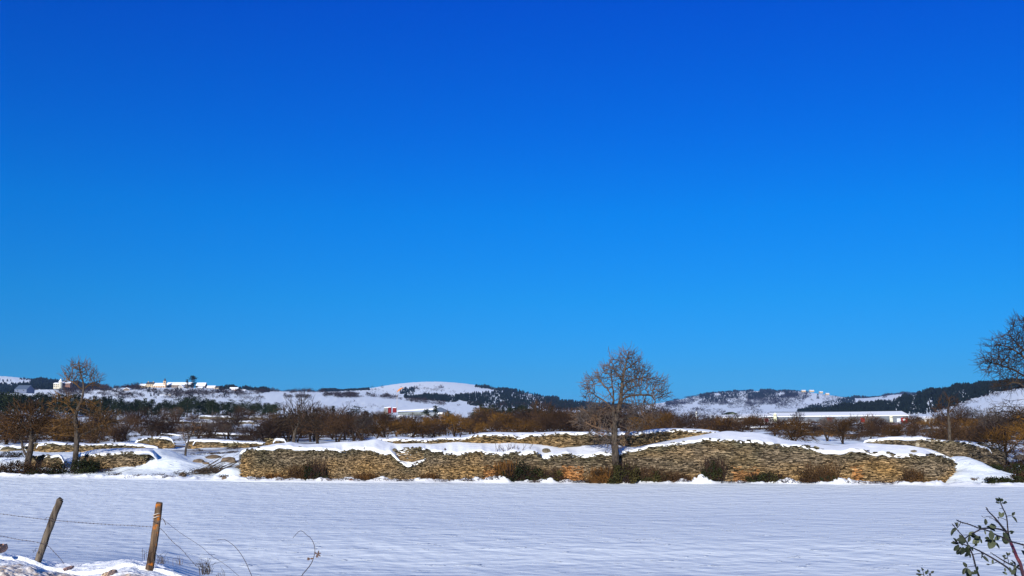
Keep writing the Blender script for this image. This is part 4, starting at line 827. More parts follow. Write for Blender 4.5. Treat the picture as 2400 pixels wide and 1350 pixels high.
house('farm_barn', 'long brown farm building with a wide snowy roof beside the church tower', 389, 446, 896, 902, 908, V0 + 14, BRN, wins=5, cat='barn', depth=16)
house('farm_barn', 'snow roofed barn with a dark end, right of the village cedar', 459, 480, 897, 904, 909, V0 + 10, BRN, wins=2, cat='barn', depth=12)
house('farm_shed', 'small shed under thick snow in front of the long farm building', 417, 430, 902, 908, 913, V0 - 40, GRY, wins=1, cat='shed', gable='side')
house('farm_shed', 'low snow covered shed below the barn with the dark end', 461, 474, 906, 909, 913, V0 - 50, GRY, wins=1, cat='shed')
house('village_house', 'tan house with a snowy roof, right of the cedar', 484, 503, 904, 908, 913, V0, TAN, wins=2)
house('village_house', 'tall tan house with a dark roof at the right end of the village', 503, 519, 905, 909, 920, V0 - 30, TAN, 'slate', wins=3, rows=2)
house('village_house', 'pink house with a snowy roof on the right edge of the village', 537, 556, 908, 913, 920, V0 - 20, PINK, wins=4)
house('village_house', 'low white house furthest right in the village', 560, 574, 913, 916, 920, V0 - 10, WHT, wins=2)
house('village_house', 'small pale house at the left end of the village by the dark roofed one', 326, 340, 900, 904, 909, V0 + 5, CR, wins=2)
house('village_house', 'flat grey stone house below the church', 364, 377, 914, 916, 922, V0 - 130, GRY, wins=2)
house('village_house', 'narrow stone house with a dark gable under the church tower', 386, 398, 915, 919, 926, V0 - 140, GRY, wins=2, gable='side')
house('village_house', 'ochre stone house with a snowy roof below the long farm building', 399, 412, 914, 918, 926, V0 - 150, TAN, wins=2)
house('old_barn', 'lone barn with a dark gable on the snowy slope left of the village', 288, 304, 909, 913, 922, V0 - 160, BRN, wins=1, cat='barn', gable='side')
cpl = house('manor_chapel', 'steep snow roofed chapel with a thin spire rising from the pine belt', 371, 396, 926, 937, 947, 1150, CR, cat='chapel', wins=5)
b = MB(); b.box((14 * 1150 / F, 1, 4), (1.5, 2.2, 7.2), col=GRY); b.build('tower', M['paint'], cpl)
b = MB(); b.cyl((-25 * 1150 / F, 2, -2), 1.6, 1.4, 8, 8, GRY); b.build('turret', M['paint'], cpl)
b = MB(); b.cyl((-25 * 1150 / F, 2, 6), 1.9, .05, 10, 8); b.build('spire', M['slate'], cpl)
for i in range(3):
    b = MB(); b.add([(-4 + i * 4 - .6, -.1, 4.6), (-4 + i * 4 + .6, -.1, 4.6), (-4 + i * 4, -.1, 6.6), (-4 + i * 4 - .6, 2.5, 6.2), (-4 + i * 4 + .6, 2.5, 6.2), (-4 + i * 4, 3, 7)], [(0, 1, 2), (0, 2, 5, 3), (1, 4, 5, 2)], GRY); b.build('dormer', M['paint'], cpl)
cs = house('castle', 'white castle with a pointed turret on the hill behind the slim left tree', 125, 143, 897, 899, 908, 1500, WHT, cat='castle', wins=4, rows=2)
b = MB(); b.cyl((8 * 1500 / F, -1.0, -1), 2.6, 2.6, 9, 10, WHT); b.build('turret', M['paint'], cs)
b = MB(); b.cyl((8 * 1500 / F, -1.0, 8), 3.0, .1, 5, 10); b.build('turret_roof', M['roof_snow'], cs)
house('castle_wing', 'long red brick wing with a snowy roof right of the white castle', 144, 164, 895, 898, 905, 1505, (.18, .09, .06), wins=5, cat='house')
house('metal_barn', 'long blue grey barn roof on the left hillside among dark conifers', 34, 62, 903, 913, 917, 1180, (.12, .14, .2), 'bluemetal', cat='barn', wins=2, depth=20)
# hill top hamlet on the far right hill
for px, y, wd, lb in [(1884, 917, 14, 'pale farmhouse first from the left on the right hill top'), (1903, 917, 16, 'long pale house left of the lone spruce on the right hill top'), (1925, 920, 12, 'snow roofed house right of the lone spruce on the hill top'), (1940, 924, 12, 'small house furthest right on the hill top'), (1891, 926, 9, 'small stone house lower on the hill, left'), (1912, 928, 9, 'small stone house lower on the hill, right')]:
    house('hilltop_house', lb, px - wd * .33, px + wd * .33, y - 2.9, y - 1.6, y + .8, 4150, TAN, wins=3, depth=12)
# factory
FY = 455
def fx(px, Y=FY): return (px - 1200) / F * Y
fac = empty('factory', P(1978, 991, FY), 0, 'long light grey factory hall with a snow covered roof and red end panels', 'factory')
fo = np.array(fac.location); W0, W1 = fx(1820) - fo[0], fx(2121) - fo[0]; s = FY / F
b = MB(); b.box(((W0 + W1) / 2, 15, 5.0 / 2 - 1), ((W1 - W0) / 2, 15, 5.0 / 2 + .0 - .78), col=(.13, .145, .17)); b.build('wall', M['paint'], fac)
hE = (991 - 977.5) * s; hR = (991 - 968) * s
b = MB(); b.box(((W0 + W1) / 2, 15, hE / 2 - .4), ((W1 - W0) / 2 - .05, 15 - .05, hE / 2 + .35), col=(.13, .145, .17)); b.build('upper_wall', M['paint'], fac)
b = MB(); b.add([(W0 - .5, -.6, hE), (W1 + .5, -.6, hE + .5), (W1 + 3, 15, hR + .6), (W0 - .5, 15, hR - .3), (W0 - .5, 30.6, hE), (W1 + 3, 30.6, hE), (W0 - .5, -.6, hE + .35), (W1 + .5, -.6, hE + .85), (W1 + 3, 15, hR + .95), (W0 - .5, 15, hR + .1), (W0 - .5, 30.6, hE + .3), (W1 + 3, 30.6, hE + .3)],
    [(0, 1, 2, 3), (3, 2, 5, 4), (6, 7, 8, 9), (9, 8, 11, 10), (0, 1, 7, 6), (1, 2, 8, 7), (2, 5, 11, 8), (0, 3, 9, 6)]); b.build('roof', M['roof_snow'], fac)
b = MB(); b.box(((W0 + W1) / 2, 15.2, hR + .45), ((W1 - W0) / 2, .5, .22), col=(.1, .12, .16)); b.build('ridge', M['paint'], fac)
RED = (.24, .012, .015)
for x0, x1, lb in ((1933, 1944, None), (2010, 2020, None), (2104, 2120.5, 'wide red end panel with a round white sign')):
    b = MB(); b.box(((fx(x0) + fx(x1)) / 2 - fo[0], -.06, hE / 2 - .15), ((fx(x1) - fx(x0)) / 2, .08, hE / 2 - .2), col=RED); q = b.build('red_panel', M['paint'], fac)
    if lb: q['label'] = lb
b = MB(); n = 14; c0_ = (fx(2111) - fo[0], -.16, hE * .55); b.add([(c0_[0] + .55 * math.cos(2 * math.pi * i / n), c0_[1], c0_[2] + .45 * math.sin(2 * math.pi * i / n)) for i in range(n)] + [(c0_[0] + .55 * math.cos(2 * math.pi * i / n), -.1, c0_[2] + .45 * math.sin(2 * math.pi * i / n)) for i in range(n)], [tuple(range(n))] + [(i, (i + 1) % n, n + (i + 1) % n, n + i) for i in range(n)], (.8, .8, .8)); b.build('sign', M['paint'], fac)
b = MB(); b.box(((fx(2094) + fx(2103)) / 2 - fo[0], -.06, hE / 2 - .3), ((fx(2103) - fx(2094)) / 2 - .05, .07, hE / 2 - .3), col=(.5, .52, .55)); b.build('door', M['paint'], fac)
for i, (x0, x1) in enumerate([(1907, 1912), (1915, 1921), (1924, 1930), (1965, 1975), (1980, 1988), (1993, 2003), (2028, 2036), (2040, 2047), (2052, 2058), (2062, 2068), (2072, 2080)]):
    b = MB(); b.box(((fx(x0) + fx(x1)) / 2 - fo[0], -.05, hE * .42), ((fx(x1) - fx(x0)) / 2, .05, .35), col=(.08, .1, .13)); b.build('window', M['paint'], fac)
for x in (1900, 1950, 2048, 2084):
    b = MB(); b.cyl((fx(x) - fo[0], -.12, -.3), .07, .07, hE + .2, 6, (.15, .16, .18)); b.build('drainpipe', M['paint'], fac)
b = MB(); b.add([(W1 + .02, 0, -.5), (W1 + .02, 30, -.5), (W1 + .02, 30, hE), (W1 + .02, 15, hR + .2), (W1 + .02, 0, hE), (W1 - .3, 0, -.5), (W1 - .3, 30, -.5), (W1 - .3, 30, hE), (W1 - .3, 15, hR + .2), (W1 - .3, 0, hE)], [(0, 1, 2, 3, 4), (5, 9, 8, 7, 6), (4, 3, 8, 9), (3, 2, 7, 8)], (.20, .03, .03)); b.build('gable', M['paint'], fac)
wg = empty('factory_wing', P(1780, 992, FY + 4), 0, 'low left wing of the factory with two red doors and a snowy roof', 'factory'); wo = np.array(wg.location)
a0, a1 = fx(1668, FY + 4) - wo[0], fx(1812, FY + 4) - wo[0]
b = MB(); b.box(((a0 + a1) / 2, 9, 1.0), ((a1 - a0) / 2, 9, 1.4), col=(.3, .3, .31)); b.build('wall', M['paint'], wg)
b = MB(); b.add([(a0, -.5, 2.3), (a1 + .5, -.5, 2.9), (a1 + .5, 18, 4.2), (a0, 18, 3.4), (a0, -.5, 2.6), (a1 + .5, -.5, 3.2), (a1 + .5, 18, 4.5), (a0, 18, 3.7)], [(0, 1, 2, 3), (4, 5, 6, 7), (0, 1, 5, 4), (1, 2, 6, 5), (0, 3, 7, 4)]); b.build('roof', M['roof_snow'], wg)
for x0, x1 in ((1773, 1780), (1787, 1796)):
    b = MB(); b.box(((fx(x0, FY + 4) + fx(x1, FY + 4)) / 2 - wo[0], -.05, 1.1), ((fx(x1) - fx(x0)) / 2, .08, 1.1), col=RED); b.build('red_door', M['paint'], wg)
for i in range(3):
    b = MB(); b.box((fx(1801 + i * 5, FY + 4) - wo[0] , -.4, .9), (.12, .12, 1.3), col=(.05, .05, .06)); b.build('post', M['paint'], wg)
def silo(label, x, w, y0, y1, Y, colr, name='silo', cat='silo'):
    r = empty(name, P(x, y1, Y), 0, label, cat); s = Y / F; H = (y1 - y0) * s; b = MB(); b.cyl((0, 0, -.5), w * s / 2, w * s / 2 * .92, H * .88 + .5, 14, colr); b.build('body', M['paint'], r, smooth=False)
    b = MB(); b.cyl((0, 0, H * .88), w * s / 2 * .95, w * s / 6, H * .12, 14); b.build('top', M['roof_snow'], r)
    for q in range(2):
        b = MB(); b.box(((q - .5) * w * s * .35, -w * s / 2 * .95, H * .72), (.14, .12, .22), col=(.15, .13, .08)); b.build('hatch', M['paint'], r)
silo('cream silo at the left end of the long factory hall', 1817, 8, 968, 988, FY - 3, (.66, .64, .42))
silo('cream silo beside the red end of the factory', 2089, 8, 973, 991, FY - 3, (.64, .60, .45))
silo('thin white tower standing alone left of the factory', 1632, 4.5, 964, 984, 520, (.75, .75, .74), 'white_tower', 'tower')
silo('short white tank right of the thin white tower', 1667, 9, 972, 982, 520, (.75, .75, .74), 'white_tank', 'tank')
house('storage_shed', 'green grey shed with a low gable behind the left factory wing', 1700, 1735, 967, 974, 978, 520, (.1, .12, .09), 'needles', cat='shed', wins=0, depth=12, gable='side')
house('roadside_building', 'white walled low building right of the factory below the dark ridge', 2160, 2188, 977, 981, 989, 440, (.6, .58, .54), cat='building', wins=3, depth=8)
lw = empty('platform_roof', P(1818, 998, 400), 0, 'flat snow covered slab roof with a dark edge in front of the factory wing', 'canopy')
b = MB(); b.box((0, 4, .9), (13.5, 5, .55)); b.build('snow_cover', M['roof_snow'], lw)
b = MB(); b.box((0, 4, .1), (13.8, 4.9, .22), col=(.03, .03, .035)); b.box((0, 6, -.7), (13.4, 3.2, .6), col=(.05, .04, .04)); b.build('slab', M['paint'], lw)
# barn with blue roof, containers, mast
BY = 620
bb = empty('metal_barn', P(1030, 967, BY), 0, 'blue grey metal barn with a low gable and a long snowy roof', 'barn'); s = BY / F
b = MB(); b.add([(-30 * s, -.2, .3), (26 * s, -.2, .3), (0 * s, -.2, 12.5 * s), (-30 * s, 16, .3), (26 * s, 16, .3), (0, 16, 12.5 * s)], [(0, 1, 2), (3, 5, 4), (0, 2, 5, 3), (1, 4, 5, 2)], (.06, .08, .12)); b.build('gable_roof', M['paint'], bb)
b = MB(); b.box((-2 * s, 8, -1.0), (22 * s, 7.6, 1.29), col=(.2, .22, .25)); b.build('wall', M['paint'], bb)
b = MB(); b.box((2 * s, -.05, -.4), (6 * s, .12, .5), col=(.8, .8, .82)); b.build('door', M['paint'], bb)
b = MB(); b.add([(-98 * s, -1, 4 * s), (-8 * s, -1, 9.0 * s), (-2 * s, 10, 13.5 * s), (-98 * s, 10, 6.8 * s), (-98 * s, -1, 2.6 * s), (-8 * s, -1, 7.4 * s), (-2 * s, 10, 12.0 * s), (-98 * s, 10, 5.6 * s)], [(0, 1, 2, 3), (4, 5, 6, 7), (0, 1, 5, 4), (0, 3, 7, 4), (1, 2, 6, 5)]); b.build('snowy_roof', M['roof_snow'], bb)
b = MB(); b.box((-55 * s, 6, -.6), (42 * s, 5, 1.1), col=(.16, .18, .18)); b.build('annex_wall', M['paint'], bb)
for x0, x1, y0, y1, c_, nm, lb in [(900, 910, 956, 970, (.22, .22, .22), 'storage_tank', 'light grey block-like tank left of the red containers'), (909, 916, 955, 969, (.2, .012, .016), 'red_container', 'taller red container beside the grey tank'), (920, 928, 956, 967, (.2, .012, .016), 'red_container', 'smaller red container next to the tall orange tipped mast')]:
    r = empty(nm, P((x0 + x1) / 2, y1, 560), 0, lb, 'container'); s = 560 / F; b = MB(); b.box((0, 1.5, (y1 - y0) * s / 2), ((x1 - x0) * s / 2, 1.3, (y1 - y0) * s / 2), col=c_); b.build('body', M['paint'], r)
    b = MB()
    for i in range(4): b.box(((i - 1.5) * (x1 - x0) * s / 4.2, .16, (y1 - y0) * s / 2), (.05, .06, (y1 - y0) * s / 2 - .1), col=tuple(q * .5 for q in c_))
    b.build('ribs', M['paint'], r); b = MB(); b.box((0, 1.5, (y1 - y0) * s + .12), ((x1 - x0) * s / 2 + .05, 1.35, .12)); b.build('snow', M['roof_snow'], r)
mr_ = empty('mast', P(930, 966, 550), 0, 'tall thin pole with an orange piece at its tip, beside the red containers', 'mast'); s = 550 / F
v, f = polytube([(0, 0, 0), (.05, 0, 6), (-.05, 0, 11.6)], [.14, .12, .09], 8); mk('pole', v, f, mat('pole_metal', (.42, .36, .32), .6), mr_)
v, f = polytube([(0, 0, 11.0), (1.2, 0, 12.1), (2.3, 0, 12.9), (3.4, 0, 13.2)], [.18, .5, .34, .12], 8); mk('orange_tip', v, f, mat('orange_cloth', (.62, .22, .05), .8), mr_)
# snow heaps by the barn
for px, w_, h_, Y, lb in [(940, 26, 9, 500, 'rounded snow heap just right of the mast foot'), (965, 22, 6, 505, 'lower snow heap in front of the barn annex')]:
    V = []; n = 18
    for j in range(7):
        for i in range(n):
            a = 2 * math.pi * i / n; r = math.cos(j / 6 * math.pi / 2); q = 1 + .15 * math.sin(i * 3.1 + j)
            V.append((w_ * Y / F / 2 * r * math.cos(a) * q, 3 * r * math.sin(a) * q, h_ * Y / F * math.sin(j / 6 * math.pi / 2)))
    o = mk('snow_heap', V, [(j * n + i, j * n + (i + 1) % n, (j + 1) * n + (i + 1) % n, (j + 1) * n + i) for j in range(6) for i in range(n)], M['snow'], smooth=True, loc=gpt(px, Y) - np.array([0, 0, .2])); tag(o, lb, 'snow heap')

# ------------------------------------------------------------------ bushes and clutter along the foot of the walls
def leafy(name, label, px, ytop, ybot, wpx, Y, n, leaf, matn, twigm='twig', tw=140, dy=.5, group=None, cat='shrub', grow=0.0):
    s = Y / F; loc = P(px, ybot, Y); H = (ybot - ytop) * s; W = wpx * s
    root = empty(name, loc, 0, label, cat, group)
    k = 20; cs_ = np.stack([RNG.uniform(-.7, .7, k) * W, RNG.uniform(-.35, .35, k) * dy, (RNG.uniform(.0, 1, k) ** 1.8) * .9 * H], 1); cs_[:, 2] *= 1 - .5 * np.abs(cs_[:, 0] / W)
    c = cs_[RNG.integers(0, k, n)] + RNG.normal(size=(n, 3)) * np.array([W * .09, dy * .28, H * .10]); c[:, 2] = np.abs(c[:, 2])
    if n:
        v, f = leafquads(c, leaf, .7); mk('foliage', v, f, M[matn], root)
    a = np.stack([RNG.uniform(-.6, .6, tw) * W, RNG.uniform(-.3, .3, tw) * dy, np.zeros(tw)], 1); e = a + np.stack([RNG.normal(0, .22, tw) * W + grow, RNG.normal(0, .3, tw) * dy, RNG.uniform(.3, 1.05, tw) * H], 1); m_ = (a + e) / 2 + RNG.normal(0, .06, (tw, 3))
    v, f = tubes(np.concatenate([a, m_]), np.concatenate([m_, e]), np.full(2 * tw, .013), np.full(2 * tw, .008), 3); mk('twigs', v, f, M[twigm], root)
    return root
def gY(px, y):
    """distance at which the near ground passes photo row y"""
    g = np.linspace(float(edge_d(px)) - .5, 90, 160); c = gcol(px, g); w_ = np.where(c <= y)[0]; return float(g[w_[0]]) if len(w_) else 85.0
wy = lambda px, d=.45: float(edge_d(px)) + 1.55 - d
foot = [ # px, ytop, ybot, width, leaves, leaf material, label
 (742, 1078, 1126, 34, 700, 'leaf_dark', 'dark thorn bush against the left third of the long wall'), (705, 1086, 1124, 46, 420, 'leaf_brown', 'brown dried bush left of the dark thorn bush on the long wall'),
 (855, 1108, 1126, 40, 160, 'leaf_brown', 'low dry brown growth at the wall foot below the snow notch, left'), (1180, 1078, 1124, 34, 260, 'leaf_brown', 'brown climbing growth under the bare twigs on the wall top'), (1222, 1086, 1130, 62, 1100, 'leaf_dark', 'broad dark green bush on the long wall, left of the bare tree'),
 (1290, 1096, 1128, 34, 400, 'leaf_dark', 'small dark bush between the broad green bush and the bare tree'), (1410, 1095, 1132, 44, 520, 'leaf_brown', 'brownish ivy directly left of the tree foot'), (1458, 1078, 1133, 46, 1200, 'leaf_dark', 'dark ivy climbing around the foot of the bare tree'),
 (1517, 1090, 1132, 56, 1100, 'leaf_dark', 'dark green ivy clump just right of the tree foot'), (1578, 1104, 1130, 50, 380, 'leaf_brown', 'low bramble growth right of the dark ivy clump'), (1673, 1070, 1124, 38, 1200, 'leaf_dark', 'tall dark bush beside the white snow lump at the wall'),
 (1800, 1104, 1132, 58, 650, 'leaf_dark', 'wide low bush right of the rusty stones in the wall'), (1925, 1082, 1130, 64, 420, 'leaf_brown', 'loose brown bush against the right part of the long wall'), (1945, 1112, 1130, 36, 350, 'leaf_dark', 'small dark green clump by the round snow ball at the wall foot'),
 (2140, 1098, 1128, 34, 200, 'leaf_brown', 'thin brown bush near the right end of the long wall'), (1005, 1108, 1128, 30, 90, 'leaf_brown', 'sparse dry stems at the wall foot under the notch'), (640, 1110, 1124, 26, 60, 'leaf_brown', 'tiny dry tuft near the left end of the long wall'),
]
for px, a, b_, w_, n, mt, lb in foot: leafy('wall_shrub', lb, px, a, b_, w_, wy(px, 1.2 if 1400 < px < 1460 else .45), int(n * 1.6), .06, mt, 'twig_rust' if mt == 'leaf_brown' else 'twig', 190)
leafy('thorn_shrub', 'leafless thorny twigs sticking out of the snow on top of the wall', 1196, 1038, 1068, 58, wy(1196, -.9), 0, .04, 'leaf_dark', 'twig_grey', 60, .6)
leafy('ivy_bush', 'wide dark green bush at the foot of the slim tall tree', 158, 1074, 1122, 124, 72.2, 5200, .065, 'leaf_dark', 'twig', 200, 1.4)
leafy('ivy_bush', 'small dark bush beside the left end of the rounded wall', 207, 1070, 1098, 22, 73.5, 500, .05, 'leaf_dark', 'twig', 60, .6)
leafy('bramble_bush', 'brown and green bush around the twin stems at the far left', 36, 1080, 1118, 128, 72.6, 3800, .065, 'leaf_brown', 'twig', 260, 1.4)
leafy('bramble_bush', 'small dark green bush right of the twin stem tree foot', 78, 1088, 1116, 38, 72.6, 700, .05, 'leaf_dark', 'twig', 80, .8)
leafy('thorn_shrub', 'low dark scrub sticking out of the snow at the left edge behind a snow hump', 22, 1058, 1072, 50, 80, 300, .05, 'leaf_dark', 'twig', 120, .8)
for i, (px, y, w_, h_) in enumerate([(2300, 1110, 34, 12), (2335, 1120, 60, 24), (2385, 1112, 50, 26), (2372, 1090, 46, 12), (2335, 1134, 34, 14), (2385, 1134, 40, 14), (2285, 1130, 18, 9), (2345, 1098, 26, 9), (2318, 1096, 30, 8), (2410, 1128, 40, 24)]):
    Y = gY(px, y) - .4; w_ *= 1.15; h_ *= 1.25; leafy('heath_shrub', 'low dark evergreen scrub in the snow at the right end of the field', px, y - h_, y, w_, Y, int(w_ * h_ * 1.6), .065, 'leaf_dark' if i % 3 else 'leaf_brown', 'twig', 60, .8, group='low scrub on the right snowy bank')
for i, (px, y, w_, h_) in enumerate([(250, 1104, 24, 6), (330, 1118, 30, 8), (372, 1117, 22, 9), (308, 1123, 22, 7), (425, 1112, 30, 9), (400, 1119, 26, 6), (525, 1118, 16, 7), (485, 1108, 60, 12), (268, 1114, 26, 6), (1255, 1130, 20, 6), (1380, 1130, 16, 6), (1905, 1130, 18, 6), (600, 1122, 30, 9), (665, 1126, 36, 10), (780, 1127, 50, 12), (830, 1128, 44, 10), (900, 1128, 40, 8), (950, 1128, 36, 9), (1050, 1128, 50, 10), (1100, 1127, 44, 12), (1150, 1124, 40, 14), (1340, 1131, 50, 14), (1375, 1131, 44, 16), (1610, 1128, 40, 12), (1720, 1131, 50, 10), (1860, 1131, 46, 12), (2020, 1132, 60, 9), (2080, 1132, 50, 8)]):
    Y = float(edge_d(px)) + .5 + (1122 - min(y, 1122)) * .12; leafy('dry_weeds', 'dry weeds poking through the lumpy snow along the field edge', px, y - h_, y, w_, Y, 30, .03, 'leaf_brown', 'twig', 34, .5, group='dry weeds along the field edge')
# pile of cut branches in the gap
bp_ = empty('branch_pile', P(510, 1112, 70.5), 0, 'heap of dark cut branches leaning up to the right in the snowy gap', 'branch pile'); s = 70.5 / F; a = []; e = []
for i in range(170):
    x = random.uniform(-70, 25) if i < 60 else random.gauss(-5, 26); l = random.uniform(20, 85) if i < 60 else random.uniform(12, 45); sl = random.uniform(.0, .7) if i < 60 else random.uniform(-.5, .7); y0 = random.uniform(-2, 16)
    a.append((x * s, random.uniform(-.5, .8), max(0, y0 * s * .6))); e.append(((x + l) * s, random.uniform(-.6, 1.6), (y0 * .6 + l * sl) * s))
a = np.array(a); e = np.array(e); m_ = (a + e) / 2 + RNG.normal(0, .07, a.shape); rr = RNG.uniform(.012, .035, len(a))
v, f = tubes(np.concatenate([a, m_]), np.concatenate([m_, e]), np.concatenate([rr, rr * .75]), np.concatenate([rr * .75, rr * .35]), 5); mk('branches', v, f, M['bark'], bp_)
# loose stones
def rock(label, px, y, w_, h_, Y, col=(.10, .085, .065), group=None):
    s = Y / F; n = 9; V = []
    for j in range(5):
        for i in range(n):
            t = 2 * math.pi * i / n; r = [.8, 1.0, .95, .7, .25][j] * RNG.uniform(.75, 1.15); V.append((w_ * s / 2 * r * math.cos(t), max(w_ * s * .35, .15) * r * math.sin(t), h_ * s * [-.4, .1, .5, .85, 1.0][j] * RNG.uniform(.85, 1.1)))
    F_ = [(j * n + i, j * n + (i + 1) % n, (j + 1) * n + (i + 1) % n, (j + 1) * n + i) for j in range(4) for i in range(n)] + [tuple(range(4 * n, 5 * n))]
    o = mk('rock', V, F_, M['stone'], col=np.tile(col, (len(V), 1)) * RNG.uniform(.7, 1.4, (len(V), 1)), loc=P(px, y, Y)); return tag(o, label, 'rock', group)
for px, y, w_, h_, dz, lb in [(890, 1049, 10, 4, 1.6, 'small dark stone in the snow above the notch of the long wall'), (925, 1056, 13, 5, .9, 'mossy stone at the upper edge of the snow notch'), (1280, 1059, 22, 8, 1.2, 'dark flat stone in the snow slope left of the bare tree'), (1043, 1056, 4, 6, .8, 'tiny upright stone in the snow of the long wall'),
        (2062, 1056, 11, 4, 1.4, 'dark stone in the snow above the right part of the wall'), (2105, 1061, 5, 3, 1.2, 'tiny stone on the wall snow left of the dark plant'), (2142, 1062, 20, 7, 1.0, 'dark mossy stone on the snow near the right wall end'), (2150, 1044, 11, 6, 7, 'light coloured stone under a snow hat by the back wall'), (1354, 1048, 60, 5, 3.4, 'long flat dark stones showing below the upper terrace, left of the tree'), (1395, 1056, 60, 5, 2.2, 'second row of dark flat stones beside the tree')]:
    rock(lb, px, y, w_, h_, float(edge_d(px)) + 1.6 + dz, (.34, .29, .2) if 'light' in lb else (.11, .09, .06))
for px, y, w_, h_, lb in [(465, 1085, 30, 10, 'brown snow topped boulder at the left of the branch pile'), (483, 1088, 16, 6, 'small stone between two boulders in the gap'), (536, 1083, 40, 12, 'long brown stone bank above the branch pile'), (500, 1073, 40, 8, 'flat stones behind the branch pile'), (428, 1071, 16, 7, 'stones at the foot of the small leaning tree'), (570, 1084, 22, 14, 'dark stones against the left end of the long wall'),
        (428, 1115, 18, 9, 'dark clod left of the branch pile foot'), (525, 1124, 14, 8, 'dark clod in the snow below the branch pile'), (392, 1080, 9, 3, 'tiny dark stone on the white snow slope right of the rounded wall'), (560, 1100, 24, 10, 'stone at the shaded corner of the long wall'),
        (2210, 1108, 18, 10, 'dark stone at the collapsed right end of the wall'), (2192, 1112, 14, 9, 'smaller stone by the collapsed wall end'), (2260, 1094, 18, 5, 'flat stone in the snow right of the wall end'), (2238, 1104, 10, 3, 'thin flat stone in the snow right of the wall end'), (2345, 1082, 18, 5, 'stone at the top of the right snowy bank'), (2390, 1074, 30, 9, 'dark flat rock at the top right of the snowy bank'), (2262, 1134, 9, 4, 'little dark stone at the right end of the field edge'), (822, 1127, 16, 5, 'reddish flat stone at the foot of the long wall')]:
    Y = gY(px, y) - .3; rock(lb, px, y + 1, w_, h_, Y, (.20, .09, .05) if 'reddish' in lb else (.13, .095, .065))
for px, y, hh in [(395, 1053, 0)]: pass

# ------------------------------------------------------------------ the wire fence on the bank
fe = empty('wire_fence', P(225, 1320, 13.8), 0, 'old barbed wire fence with two wooden posts on the roadside snow bank', 'fence'); fo = np.array(fe.location)
mp_ = mat('post_wood', rough=.9, spec=.15); noisy(mp_, (.035, .026, .02), (.20, .16, .12), 7, .9, 20, (3, 3, .35), .012)
mo_ = mat('post_wood_lichen', rough=.9, spec=.15); noisy(mo_, (.05, .032, .022), (.22, .14, .08), 6, .9, 20, (3, 3, .4), .012)
n = mo_.node_tree.nodes['Principled BSDF']; t = nd(mo_, 'ShaderNodeTexCoord'); k = nd(mo_, 'ShaderNodeTexNoise'); k.inputs['Scale'].default_value = 7; k.inputs['Detail'].default_value = 6; lk(mo_, t.outputs['Object'], k.inputs['Vector'])
r = nd(mo_, 'ShaderNodeMapRange'); r.inputs['From Min'].default_value = .57; r.inputs['From Max'].default_value = .64; lk(mo_, k.outputs['Fac'], r.inputs['Value']); x = nd(mo_, 'ShaderNodeMix'); x.data_type = 'RGBA'; lk(mo_, r.outputs[0], x.inputs[0])
src = n.inputs['Base Color'].links[0].from_socket; lk(mo_, src, x.inputs[6]); x.inputs[7].default_value = (.42, .13, .015, 1); lk(mo_, x.outputs[2], n.inputs['Base Color'])
def post(pts, Y, r0, r1, m_, lb):
    p = [P(a, b, Y) - fo for a, b in pts]; q = spline(p, 6); R = np.linspace(r0, r1, len(q)); R[-1] *= .86
    V, f = polytube(q, R, 14); V = V + (noise2(V[:, 0] * 60, V[:, 2] * 6, 9) * .004)[:, None] * np.array([1, 1, 0]); o = mk('post', V, f, m_, fe, smooth=False); o['label'] = lb
post([(84, 1330), (95, 1298), (108, 1260), (124, 1215), (139, 1176), (141, 1172)], 13.6, .046, .041, mp_, 'leaning grey wooden post')
post([(350, 1335), (354, 1315), (361, 1270), (367, 1228), (372, 1190), (374, 1177)], 13.3, .052, .040, mo_, 'upright post with orange lichen')
mw = mat('rusty_wire', (.06, .045, .045), .6)
def wire(pts, Y, barb=True, r=.0028, name='barbed_wire', Ys=None):
    p = spline([P(a, b, (Ys[i] if Ys else Y)) - fo for i, (a, b) in enumerate(pts)], 8); v, f = tubes(p[:-1], p[1:], np.full(len(p) - 1, r), np.full(len(p) - 1, r), 5)
    V = [v]; Fc = [f]; nb = len(v)
    if barb:
        L = np.concatenate([[0], np.cumsum(np.linalg.norm(np.diff(p, axis=0), axis=1))])
        for d in np.arange(.03, L[-1], .05):
            c = np.array([np.interp(d, L, p[:, i]) for i in range(3)]); A = []; B = []
            for q in range(2):
                u = np.array([RNG.normal(0, .5), RNG.normal(0, .5), 1]); u /= np.linalg.norm(u); A.append(c - u * .010); B.append(c + u * .010)
            v2, f2 = tubes(A, B, [.0022] * 2, [.0014] * 2, 3); V.append(v2); Fc.append(f2[:, [0, 1, 2, 3]] + nb); nb += len(v2)
    return mk(name, np.concatenate(V), np.concatenate(Fc), mw, fe)
wire([(-120, 1192), (-40, 1199), (0, 1204), (60, 1212), (112, 1218), (133, 1220), (180, 1224), (250, 1229), (310, 1232), (357, 1235)], 13.5)
wire([(-120, 1250), (-40, 1254), (0, 1256), (40, 1264), (70, 1268), (96, 1273), (113, 1280), (128, 1295), (142, 1310), (150, 1322)], 13.5)
wire([(373, 1237), (383, 1245), (405, 1270), (425, 1287), (445, 1310), (460, 1326), (475, 1337)], 13.2)
wire([(382, 1217), (420, 1247), (470, 1280), (495, 1302), (530, 1325), (562, 1352), (600, 1385)], 13.2, False, .0022, 'plain_wire')
wire([(358, 1221), (368, 1226), (380, 1216), (386, 1223), (389, 1230)], 13.24, False, .005, 'wire_tie')
wire([(106, 1219), (109, 1213), (114, 1212), (120, 1217)], 13.5, False, .003, 'wire_tie')
mr2 = mat('pale_rope', (.5, .42, .33), .8)
